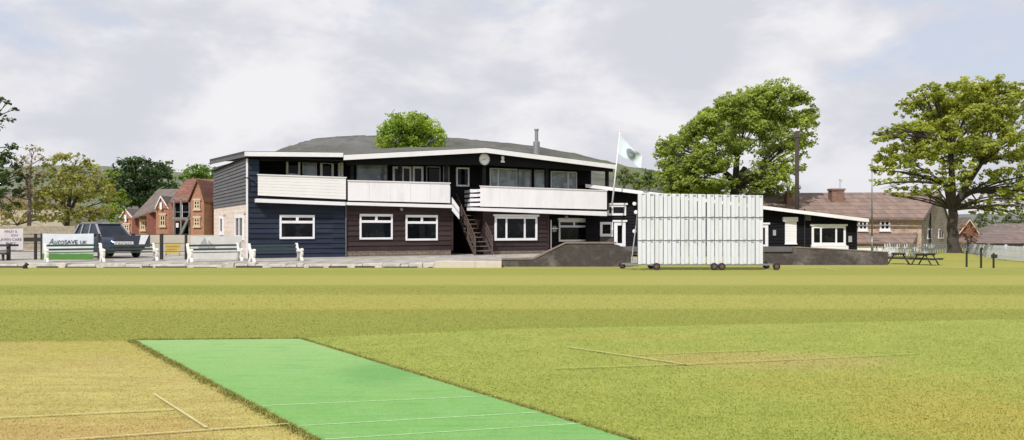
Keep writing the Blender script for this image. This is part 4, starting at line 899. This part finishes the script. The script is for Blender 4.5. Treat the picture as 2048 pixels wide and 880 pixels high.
# houses beyond
h3 = thing('brick_house', 'small red brown gabled house behind the right hand tree', 'house', P(1938,490,85)); h3.location.z = 0
g = MB(); Y = 85; g.extr([(P(1914,0,Y).x,Y,0),(P(1962,0,Y).x,Y,0),P(1962,472,Y),P(1940,440,Y),P(1914,472,Y)], (0,7,0)); g.build('wall', BRD, h3)
g = MB()
for xe, sg in ((1912,-1),(1964,1)): g.extr([P(xe,474,Y-.3), P(1940,438,Y-.3), P(1940,438,Y-.3)+Vector((0,7.6,0)), P(xe,474,Y-.3)+Vector((0,7.6,0))], (0,0,.18))
g.build('roof', TG, h3); g = MB()
for xe in (1912,1964): g.extr([P(xe,474,Y-.35), P(1940,438,Y-.35), P(1940,441,Y-.35), P(xe,477,Y-.35)], (0,.08,0))
g.build('bargeboard', M['stonetrim'], h3)
def bungalow(lab, x0, x1, xr0, xr1, ye, yr, Y, m):
    h = thing('bungalow', lab, 'house', P((x0+x1)/2,490,Y)); h.location.z = 0
    g = MB(); g.box(P(x0,0,Y).x, P(x1,0,Y).x, Y, Y+8, 0, P(0,ye+1,Y).z); g.build('wall', M['render'], h)
    g = MB(); a, b, c, d_ = P(x0-3,ye,Y-.5), P(x1+3,ye,Y-.5), P(xr1,yr,Y+4), P(xr0,yr,Y+4); g.poly([a,b,c,d_]); a2, b2 = a+Vector((0,9,0)), b+Vector((0,9,0)); g.poly([b2,a2,d_,c]); g.poly([a,d_,a2]); g.poly([b,b2,c]); g.poly([a,a2,b2,b]); g.build('roof', m, h)
    g = MB(); g.box(a.x, b.x, Y-.56, Y-.48, a.z-.16, a.z+.02); g.build('gutter', M['darkmetal'], h)
    fr = Frame((0,Y),0)
    for k in range(3): xq = x0+(x1-x0)*(.15+.3*k); window(fr, h, xq, ye+5, xq+14, ye+17, .03, 'single', .1, splits=(.5,))
bungalow('long bungalow with brown roof behind the picket fence, right of the tree', 1952, 2150, 1990, 2120, 490, 447, 82, TG)
bungalow('nearer hipped roof bungalow at the right edge behind the picket fence', 1990, 2200, 2048, 2150, 487, 452, 70, tiles('mauve_brown_tiles', (.20,.145,.13), 0, .2))

# ------------------------------------------------------------------ poles, picket fence, tables
t = thing('telegraph_pole', 'tall dark wooden telegraph pole beside the big domed tree', 'pole', P(1594,470,57)); t.location.z = 0
g = MB(); a = P(1594,410,57); b = P(1594,262,57); g.tube([(a.x,57,0), b], [.16,.125], 12); g.build('shaft', plain('tarred_pole', (.055,.042,.036), .9, .3, 3), t, smooth=True)
g = MB(); g.bar(b+Vector((-.35,-.1,-.4)), b+Vector((.35,-.1,-.4)), .09); g.build('crossarm', M['stair'], t)
t = thing('lamp_post', 'slender grey lamp post in front of the stone house', 'lamp post', P(1744,500,56)); t.location.z = 0
g = MB(); a = P(1744,318,56); g.tube([(a.x,56,0),(a.x,56,1.2)], .07, 10); g.tube([(a.x,56,1.2),(a.x,56,a.z)], [.05,.038], 10); g.build('shaft', M['grey_metal'], t, smooth=True)
g = MB(); g.tube([a, a+Vector((.1,0,.04)), a+Vector((.25,0,.0))], .03, 8); g.extr([a+Vector((.05,-.08,-.04)), a+Vector((.42,-.08,-.06)), a+Vector((.42,.08,-.06)), a+Vector((.05,.08,-.04))], (0,0,.09)); g.build('lamp_head', M['grey_metal'], t)
M['picket'] = plain('grey_white_picket_paint', (.58,.60,.64), .6, .12, 3)
pa_, pb_, pc_ = P(1768,0,50.5), P(1938,0,49.6), P(2075,0,40.5)
pf = thing('picket_fence', 'long white picket fence running behind the picnic tables and tree', 'fence', (pa_.x, pa_.y, 0)); pg = MB(); FH = .80
for (u, v) in ((pa_, pb_), (pb_, pc_)):
    ln = math.hypot(v.x-u.x, v.y-u.y); PF = Frame(u, math.atan2(v.y-u.y, v.x-u.x)); q = 0.02
    while q < ln-.08:
        z = FH+random.uniform(-.012,.012); PF.prism(pg, [(q,.05),(q+.07,.05),(q+.07,z-.05),(q+.035,z),(q,z-.05)], .0, .02); q += .14
    for z in (.18,.52): g = MB(); PF.box(g, 0, ln, -.05, -.003, z, z+.07); g.build('rail', M['picket'], pf)
    k = 0.3
    while k < ln: g = MB(); PF.box(g, k, k+.1, -.16, -.052, 0, FH+.06); g.build('post', M['picket'], pf); k += 2.4
pg.build('pickets', M['picket'], pf)
def picnic(px, py, rz, L_, lab):
    q = G(px, py); t = thing('picnic_table', lab, 'picnic table', q, R(rz), 'picnic tables beside the tree'); t['_local'] = 1
    g = MB()
    for i in range(5): g.box(-L_/2, L_/2, -.37+i*.15, -.37+i*.15+.135, .71, .75)
    g.build('tabletop', M['timber'], t, loc=(0,0,0))
    for sg in (-1,1):
        g = MB()
        for i in range(2): g.box(-L_/2, L_/2, sg*.68-.14+i*.145, sg*.68-.14+i*.145+.13, .42, .46)
        g.build('seat', M['timber'], t, loc=(0,0,0))
    for x in (-L_/2+.25, L_/2-.25):
        for sg in (-1,1): g = MB(); g.bar((x+.01*sg,sg*.6,0),(x+.01*sg,sg*.22,.71),.09,.05); g.build('leg', M['timber'], t, loc=(0,0,0))
        g = MB(); g.bar((x+.05,-.8,.39),(x+.05,.8,.39),.05,.09); g.bar((x+.05,-.36,.67),(x+.05,.36,.67),.05,.08); g.build('crossbar', M['timber'], t, loc=(0,0,0))
    del t['_local']; t.scale = (.78,.78,.72)
picnic(1797, 528, 62, 1.5, 'dark picnic table next to the end of the pebbledashed wall'); picnic(1850, 530, 40, 1.5, 'dark picnic table between the other table and the tree trunk')
for (px, y0, y1, kind, lab) in ((1934,503,534,'p','thin dark green post, nearest the tree trunk, in front of the picket fence'),(1963,497,536,'p','taller dark green post in the middle of the three, before the picket fence'),(1988,506,536,'s','dark green post carrying a small sign plate before the picket fence')):
    Yp = EYE*F/(y1-HOR); t = thing('fence_post', lab, 'post', P(px,y1,Yp), 0, 'dark green posts by the picket fence'); a = P(px,y0,Yp); g = MB(); g.box(a.x-.03,a.x+.03,Yp,Yp+.06,0,a.z); g.build('shaft', M['darkmetal'], t)
    g = MB(); g.box(a.x-(.13 if kind=='s' else .06), a.x+(.13 if kind=='s' else .06), Yp-.03, Yp-.003, a.z-.22 if kind=='s' else a.z-.06, a.z-.06 if kind=='s' else a.z+.03); g.build('plate', M['darkmetal'], t)

# ------------------------------------------------------------------ hills
def hillmat(name, c1, c2, c3, green=None):  # distance haze is already mixed into the hill colours passed in
    m, nt, b = new_mat(name); p = pos(nt); mp = nd(nt, 'ShaderNodeMapping'); nt.links.new(p, mp.inputs[0]); mp.inputs['Scale'].default_value = (1,.6,2.5)
    n1 = noise(nt, mp.outputs[0], .018, 8, .65); n2 = noise(nt, mp.outputs[0], .11, 8, .75)
    if green: c1 = mix(nt, mrange(nt, sep(nt, p)[0], 20, 75, 0, 1, True), c1, green)
    col = mix(nt, mrange(nt, n1, .4, .6), c1, c2); col = mix(nt, mrange(nt, n2, .48, .6, 0, .85), col, c3); col = mix(nt, mrange(nt, noise(nt, mp.outputs[0], .05, 6, .7), .52, .66, 0, .6), col, sc(c3, .55)); nt.links.new(col, b.inputs['Base Color']); b.inputs['Roughness'].default_value = .95; b.inputs['Specular IOR Level'].default_value = 0; bump(nt, b, n2, .8, 3); return m
def hill(name, ridge, Yr, front, back, m):
    g = MB(); pts = []
    for (a, b) in zip(ridge[:-1], ridge[1:]):
        for k in range(8): t = k/8; pts.append((a[0]+(b[0]-a[0])*t, a[1]+(b[1]-a[1])*t))
    pts.append(ridge[-1]); prof = [(-front,-.02),(-front*.7,.28),(-front*.4,.62),(-front*.15,.90),(0,1.0),(back*.3,.92),(back,-.02)]
    n = len(prof); vs = []
    for i, (x, y) in enumerate(pts):
        r_ = P(x, y, Yr); r_.z += random.uniform(-.4,.4)*Yr/700*.8
        for dy, k in prof: vs.append((r_.x*(1+dy/Yr*.3), r_.y+dy, max(r_.z,0)*k-.5+random.uniform(-1,1)*(.6 if 0 < k < 1 else 0)))
    g.add(vs, [(i*n+j, i*n+j+1, (i+1)*n+j+1, (i+1)*n+j) for i in range(len(pts)-1) for j in range(n-1)]); return g.build(name, m, kind='structure', smooth=True)
hill('hill', [(470,430),(520,350),(560,312),(590,296),(620,284),(655,274),(700,270),(745,269.5),(820,271),(905,274),(980,281),(1073,291),(1150,306),(1232,328),(1290,339),(1340,352),(1420,385),(1500,425),(1580,470)], 620, 380, 500, hillmat('moor_hill', (.195,.19,.195), (.125,.125,.12), (.15,.158,.115), (.185,.215,.12)))
hill('far_hill', [(-900,400),(-500,350),(-200,336),(0,334),(120,330),(200,331),(300,338),(420,350),(600,380),(760,430)], 1600, 900, 900, hillmat('pasture_hill', (.215,.235,.165), (.185,.21,.145), (.15,.17,.125)))
hill('far_hill', [(1500,455),(1700,436),(1900,428),(2100,426),(2300,430),(2600,440)], 1500, 700, 900, hillmat('wooded_far_hill', (.21,.225,.205), (.19,.205,.19), (.17,.185,.165)))

# ------------------------------------------------------------------ trees
def leaf_mesh(name, C, Nn, size, shade, m, parent):
    n = len(C); r1 = RNG.normal(size=(n,3)); u = np.cross(Nn, r1); u /= np.linalg.norm(u,axis=1,keepdims=True)+1e-9; v = np.cross(Nn, u)
    s = size*RNG.uniform(.6,1.35,n); u *= s[:,None]*.5; v *= (s*RNG.uniform(.55,.9,n))[:,None]*.5
    fold = Nn*(s*RNG.uniform(-.18,.18,n))[:,None]
    V = np.stack([C-u, C-v*.9+fold, C+u, C+v+fold],1).astype(np.float64); V -= np.array(parent.location)[None,None,:]
    me = bpy.data.meshes.new(name); me.vertices.add(n*4); me.vertices.foreach_set('co', V.reshape(-1)); me.loops.add(n*4); me.loops.foreach_set('vertex_index', np.arange(n*4,dtype=np.int32))
    me.polygons.add(n); me.polygons.foreach_set('loop_start', np.arange(0,n*4,4,dtype=np.int32)); me.polygons.foreach_set('loop_total', np.full(n,4,dtype=np.int32))
    at = me.attributes.new('shade','FLOAT','FACE'); at.data.foreach_set('value', np.clip(shade,0,1).astype(np.float32)); me.update(); me.validate(); me.materials.append(m)
    o = bpy.data.objects.new(name, me); COL.objects.link(o); o.parent = parent; return o
def curve(a, b, sag, n=7):
    mid = a.lerp(b,.5)+sag; return [a.lerp(mid,t).lerp(mid.lerp(b,t),t) for t in [i/(n-1) for i in range(n)]]
def tree(name, label, base, Y, tr, forks, blobs, leaf, dens, dark, light, group=None, bark='bark', depth=.8, sub=1.0, trans=.48, rootflare=1.5, clump=.30, cat='tree', twig=4):
    bp = P(base[0], HOR, Y); bp.z = base[1] if base[1] < 5 else 0; root = thing(name, label, cat, bp, 0, group)
    g = MB(); fk = [P(x, y, Y) for x, y in forks]
    # trunk
    f0 = fk[0]; n = 9; pts = []; rad = []
    for i in range(n):
        t = i/(n-1); q = bp.lerp(f0, t); wob = tr*.25; q = q+Vector((random.uniform(-wob,wob), random.uniform(-wob,wob), 0))*(0 if i in (0,n-1) else 1)
        pts.append(q); rad.append(tr*(rootflare if i == 0 else (1+(rootflare-1)*.35 if i == 1 else 1-.3*t)))
    g.tube(pts, rad, 12)
    nodes = [(f0, tr*.72)]
    for q in fk[1:]:
        c = curve(f0, q, Vector((0,random.uniform(-.4,.4),random.uniform(-.1,.3)))); g.tube(c, [tr*.62-(tr*.22)*i/6 for i in range(7)], 9); nodes.append((q, tr*.42))
    Cs, Ns, Sh = [], [], []
    cx = np.mean([b[0] for b in blobs]); cy = np.mean([b[1] for b in blobs]); cc = P(cx, cy, Y); wid = (max(b[0]+b[2] for b in blobs)-min(b[0]-b[2] for b in blobs))/2
    for b in blobs:
        px, py, rp = b[:3]; dn = b[3] if len(b) > 3 else 1.0
        r = rp/F*Y; edge = min(1.0, abs(px-cx)/wid); half = wid/F*Y*depth*math.sqrt(max(.05,1-edge**2))
        reps = max(1, round(half/r*.75)) if half > r else 1
        for k in range(reps):
            dy = 0 if reps == 1 else (k/(reps-1)-.5)*2*max(0,half-r*.5)+random.uniform(-.3,.3)*r
            sh = math.sqrt(max(.15,1-(dy/(half+1e-6))**2*.5)) if reps > 1 else 1
            c = P(px, py, Y)+Vector((random.uniform(-.2,.2)*r, dy, random.uniform(-.1,.1)*r)); rr = r*(.8+.2*sh)
            if reps > 1: c.z = cc.z+(c.z-cc.z)*(.55+.45*sh); c.x = cc.x+(c.x-cc.x)*(.75+.25*sh)
            limbed = reps == 1 or k == reps//2 or (random.random() < .25)
            nb, nr = min(nodes, key=lambda q: (q[0]-c).length*(1 if q[0].z < c.z+.6*rr else 1.6))
            ln = (c-nb).length; lr = min(nr*.5, .0105*ln+.018)
            cv = curve(nb, c, Vector((random.uniform(-.1,.1)*ln, random.uniform(-.1,.1)*ln, .12*ln+random.uniform(-.05,.05)*ln)))
            if limbed: g.tube(cv, [lr*(1-.75*i/6)+.012 for i in range(7)], 6, False)
            for q in range(twig if limbed else 0):
                t = random.uniform(.45,1); s0 = cv[int(t*6)]; e_ = c+Vector((random.gauss(0,1),random.gauss(0,1),random.gauss(.2,.8))).normalized()*rr*random.uniform(.6,.95)
                g.tube(curve(s0, e_, Vector((0,0,.08*rr)), 5), [lr*.35+.008,lr*.28+.008,lr*.2+.007,lr*.14+.006,.006], 5, False)
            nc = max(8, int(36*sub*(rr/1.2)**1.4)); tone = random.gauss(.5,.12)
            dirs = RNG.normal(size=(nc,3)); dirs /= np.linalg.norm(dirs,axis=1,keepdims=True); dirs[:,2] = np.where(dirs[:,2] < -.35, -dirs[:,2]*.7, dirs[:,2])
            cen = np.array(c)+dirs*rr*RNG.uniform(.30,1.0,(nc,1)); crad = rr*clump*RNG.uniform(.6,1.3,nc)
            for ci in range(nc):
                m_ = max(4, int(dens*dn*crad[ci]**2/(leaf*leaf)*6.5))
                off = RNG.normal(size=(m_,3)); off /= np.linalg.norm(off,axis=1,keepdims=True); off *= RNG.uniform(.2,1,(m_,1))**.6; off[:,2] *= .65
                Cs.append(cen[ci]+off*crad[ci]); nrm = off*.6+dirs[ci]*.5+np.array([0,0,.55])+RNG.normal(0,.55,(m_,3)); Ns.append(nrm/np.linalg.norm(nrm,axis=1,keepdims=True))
                Sh.append(np.clip(tone+RNG.normal(0,.13)+off[:,2]*.30+dirs[ci][2]*.12+RNG.normal(0,.12,m_),0,1))  # shading painted into leaf tone: clump tops lighter, undersides darker
    g.build('trunk', M[bark], root, smooth=True)
    C, Nn, S_ = np.concatenate(Cs), np.concatenate(Ns), np.concatenate(Sh)
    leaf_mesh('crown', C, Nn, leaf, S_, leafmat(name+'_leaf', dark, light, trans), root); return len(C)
tot = 0
tot += tree('broadleaf_tree', 'bright green rounded tree top showing above the pavilion roof', (822,0), 72, .28, [(822,330),(800,300),(845,300)],
  [(822,266,40),(782,272,34),(862,268,34),(800,246,24),(842,242,24),(760,285,16),(884,282,16),(825,300,45),(775,300,25),(872,300,25)], .28, 1.1, (.09,.15,.02), (.34,.42,.075))
tot += tree('sycamore_tree', 'large domed green tree with dark limbs standing behind the sight screen', (1468,0), 66, .50, [(1472,375),(1450,345),(1490,335),(1515,350),(1475,310)],
  [(1530,197,36),(1485,212,36),(1418,236,26),(1450,212,28),(1500,190,26),(1572,205,32),(1440,232,36),(1398,258,36),(1605,238,26),(1622,250,16),(1520,235,42),(1465,260,40),(1575,250,34),(1360,282,32),(1332,300,24),(1420,295,34,.7),(1375,320,32,.7),(1326,330,18,.9),(1520,280,36,.6),(1575,290,26,.6),(1460,305,30,.4),(1345,350,24,.8),(1400,350,30,.5),(1340,370,24),(1315,372,12),(1370,385,26),(1545,330,24,.4),(1590,320,16,.5),(1510,350,22,.35),(1540,372,20,.8),(1570,395,12),(1430,385,24,.7),(1385,340,30,.8),(1350,385,22,1),(1320,350,16,1),(1430,340,24,.6),(1400,385,22,.9),(1490,385,16,.5),(1520,365,24,.7),(1560,350,24,.7),(1590,345,16,.7),(1550,385,18,.8),(1505,390,14,.7),(1480,360,18,.4),(1610,290,14,.6),(1590,300,22,.7),(1375,355,26,.8),(1330,310,20,.9),(1320,285,14,.8),(1340,385,18,1),(1600,275,20,.6),(1550,300,26,.5)], .21, 1.7, (.085,.12,.027), (.36,.42,.09), twig=5, depth=.7)
tot += tree('sycamore_tree', 'tall spreading yellow green tree with bare dark trunk standing by the picket fence', (1908,0), 47, .34, [(1905,420),(1893,370),(1942,385),(1900,300),(1960,330)],
  [(1895,185,26),(1930,182,28),(1965,188,26),(1990,200,18),(1858,205,24),(1845,180,10),(1900,220,34,.9),(1950,222,34,.8),(1870,245,30,.8),(1835,262,26),(1800,262,22),(1775,258,14),(1768,278,10),(1905,268,34,.8),(1955,268,32,.7),(2005,235,30),(2040,228,28),(2080,245,34),(2025,270,26,.6),(1830,308,28),(1795,320,24),(1772,342,18),(1764,368,13),(1868,305,26,.7),(1920,312,26,.7),(1972,318,28,.7),(2025,318,30),(2075,310,34),(2000,350,26,.7),(2045,362,24),(1950,362,22,.6),(1848,352,16,.6),(1880,345,18,.6),(1838,382,14),(1868,385,14),(1812,392,10),(1985,385,22),(2030,395,20),(2065,400,22),(1965,415,16),(2000,418,14),(1935,408,12),(1895,300,28,.9),(1850,285,26,.9),(1950,292,28,.9),(1905,240,32,1),(1870,180,20,1),(1945,200,26,1),(1820,335,24,.9),(1790,300,20,.9),(1990,290,26,.8),(1985,430,14),(2035,430,16),(1870,365,16,.7),(2010,385,20,.8)], .17, 2.1, (.095,.12,.024), (.40,.42,.085), twig=3, rootflare=1.55, depth=.7)
tot += tree('conifer_tree', 'dark green tree cut off by the left edge of the photo', (-18,0), 60, .3, [(-15,380),(-12,300),(-14,240)],
  [(2,200,8,.6),(-8,225,14,.7),(-25,260,26),(2,290,16),(-5,320,26),(18,335,18),(0,360,26),(26,362,16),(-20,390,30),(15,395,20),(38,352,8),(-40,320,36),(10,420,14,.5)], .26, 1.3, (.025,.045,.018), (.10,.14,.05), clump=.35)
tot += tree('slender_tree', 'thin half bare tan coloured tree between the dark tree and the olive tree', (58,0), 61, .17, [(60,400),(62,330),(52,350)],
  [(68,302,20,.30),(48,322,20,.28),(82,318,14,.3),(62,340,22,.28),(40,350,16,.25),(80,350,16,.25),(52,378,18,.25),(74,385,16,.25),(36,395,14,.3)], .20, .8, (.17,.13,.07), (.38,.31,.18), bark='paleb', twig=8)
tot += tree('broadleaf_tree', 'olive yellow bushy tree left of the dark evergreen', (132,0), 64, .26, [(135,430),(115,390),(160,385),(142,350)],
  [(143,322,24,.9),(150,312,12,.8),(100,370,20,.7),(115,400,26,.8),(155,380,28,.8),(195,385,22,.8),(160,445,22,.8),(120,445,20,.8),(205,430,20,.8),(90,440,16,.8),(180,355,18,.8),(125,335,20,.7),(165,338,22,.7),(110,358,24,.7),(150,362,30,.6),(185,368,24,.7),(92,388,24,.7),(130,395,30,.6),(172,400,30,.6),(204,402,20,.7),(105,420,24,.7),(145,430,26,.6),(185,430,24,.7),(82,415,14,.8)], .24, 1.0, (.10,.105,.028), (.40,.38,.125))
tot += tree('leafy_shrub', 'fresh green shrub between the olive tree and the dark evergreen', (222,0), 72, .12, [(222,430),(215,410),(232,405)],
  [(225,350,14),(210,370,16),(225,370,16),(245,405,18),(215,392,18),(235,395,18),(218,420,22),(238,425,20),(205,435,16),(228,445,20)], .26, 1.1, (.07,.115,.022), (.27,.34,.065), cat='shrub')
tot += tree('evergreen_tree', 'large dark evergreen tree behind the red brick house', (283,0), 96, .4, [(283,420),(270,370),(300,365)],
  [(230,385,16),(236,405,16),(345,380,12),(270,400,24),(268,330,18),(300,330,18),(285,322,12),(250,350,20),(282,352,26),(318,348,20),(240,372,16),(265,380,26),(300,380,28),(332,372,14),(250,405,22),(285,410,28),(322,400,20)], .34, 1.0, (.016,.036,.017), (.07,.115,.045), clump=.36)
tot += tree('slim_tree', 'slim pale green tree just right of the dark evergreen', (336,0), 104, .2, [(336,400),(336,360)],
  [(336,326,9),(331,340,11),(341,342,11),(336,356,14),(328,370,12),(345,372,12),(336,388,16)], .32, .9, (.05,.085,.022), (.18,.235,.07))
tot += tree('broadleaf_tree', 'fresh green tree above the roof of the red brick house', (398,0), 98, .3, [(398,400),(385,370),(412,365)],
  [(398,338,16),(380,350,16),(418,343,16),(365,360,12),(400,358,24),(432,350,16),(380,372,20),(420,372,22)], .33, 1.0, (.045,.095,.014), (.19,.28,.045))
tot += tree('leafy_shrub', 'tan and olive shrub at the foot of the slender half bare tree', (35,0), 70, .12, [(35,450),(25,430),(48,428)],
  [(20,405,20,.6),(45,412,20,.6),(70,418,18,.6),(10,430,20,.7),(38,438,22,.7),(66,442,18,.7),(88,440,16,.7),(5,450,18,.7)], .24, .8, (.13,.105,.05), (.34,.28,.14), cat='shrub')
tot += tree('russet_tree', 'small russet leaved tree between the tree trunk and the bungalow', (1936,0), 62, .12, [(1936,490),(1928,470),(1945,470)],
  [(1932,455,14),(1948,462,14),(1920,472,14),(1938,478,18),(1956,474,11),(1925,490,12),(1948,490,14)], .2, .7, (.10,.045,.022), (.30,.16,.085), cat='tree')
for i, (px, py, r_, h_, dk, lt, lab) in enumerate(((1248,352,13,1,(.06,.085,.035),(.17,.205,.085),'leftmost small hillside tree between flag and big tree'),(1272,362,13,1,(.065,.095,.03),(.19,.235,.08),'middle small hillside tree below the flag tip'),(1298,356,15,1,(.05,.08,.03),(.16,.21,.075),'rightmost small hillside tree touching the big domed tree'))):
    tot += tree('hillside_tree', lab, (px,0), 170+12*i, .3, [(px,py+20)], [(px,py-8,r_*.8),(px-9,py+3,r_*.8),(px+9,py+4,r_*.8),(px,py+14,r_)], .55, .9, dk, lt, group='hillside trees beyond the low wing')
for i, (px, py, r_, lab) in enumerate(((1962,440,10,'grey green distant tree just right of the small gabled house'),(1990,443,8,'lowest of the distant trees above the long bungalow roof'),(2018,440,11,'distant tree above the long bungalow roof near the right edge'),(2042,441,9,'distant tree cut by the right edge above the roofs'))):
    tot += tree('distant_tree', lab, (px,0), 160+8*i, .3, [(px,py+14)], [(px,py-6,r_*.8),(px-7,py+4,r_*.8),(px+7,py+4,r_*.8),(px,py+14,r_)], .55, .9, (.06,.075,.045), (.16,.18,.10), group='distant trees behind the bungalows')
print('LEAVES', tot)
# grassy mound at the foot of the right tree
g = MB(); k = 24; c = P(1905,HOR,46.6); c.z = 0; rings_ = [(2.2,.0),(1.5,.12),(.9,.28),(.4,.34)]
vs = [(c.x+r_*math.cos(2*math.pi*i/k)*1.2, c.y+r_*math.sin(2*math.pi*i/k), z-.01) for r_, z in rings_ for i in range(k)]
g.add(vs, [(a*k+i, a*k+(i+1)%k, (a+1)*k+(i+1)%k, (a+1)*k+i) for a in range(3) for i in range(k)]+[tuple(3*k+i for i in range(k))]); g.build('mound', M['grass'], kind='structure', smooth=True)
for o in bpy.data.objects:
    if o.get('_local') is not None: del o['_local']
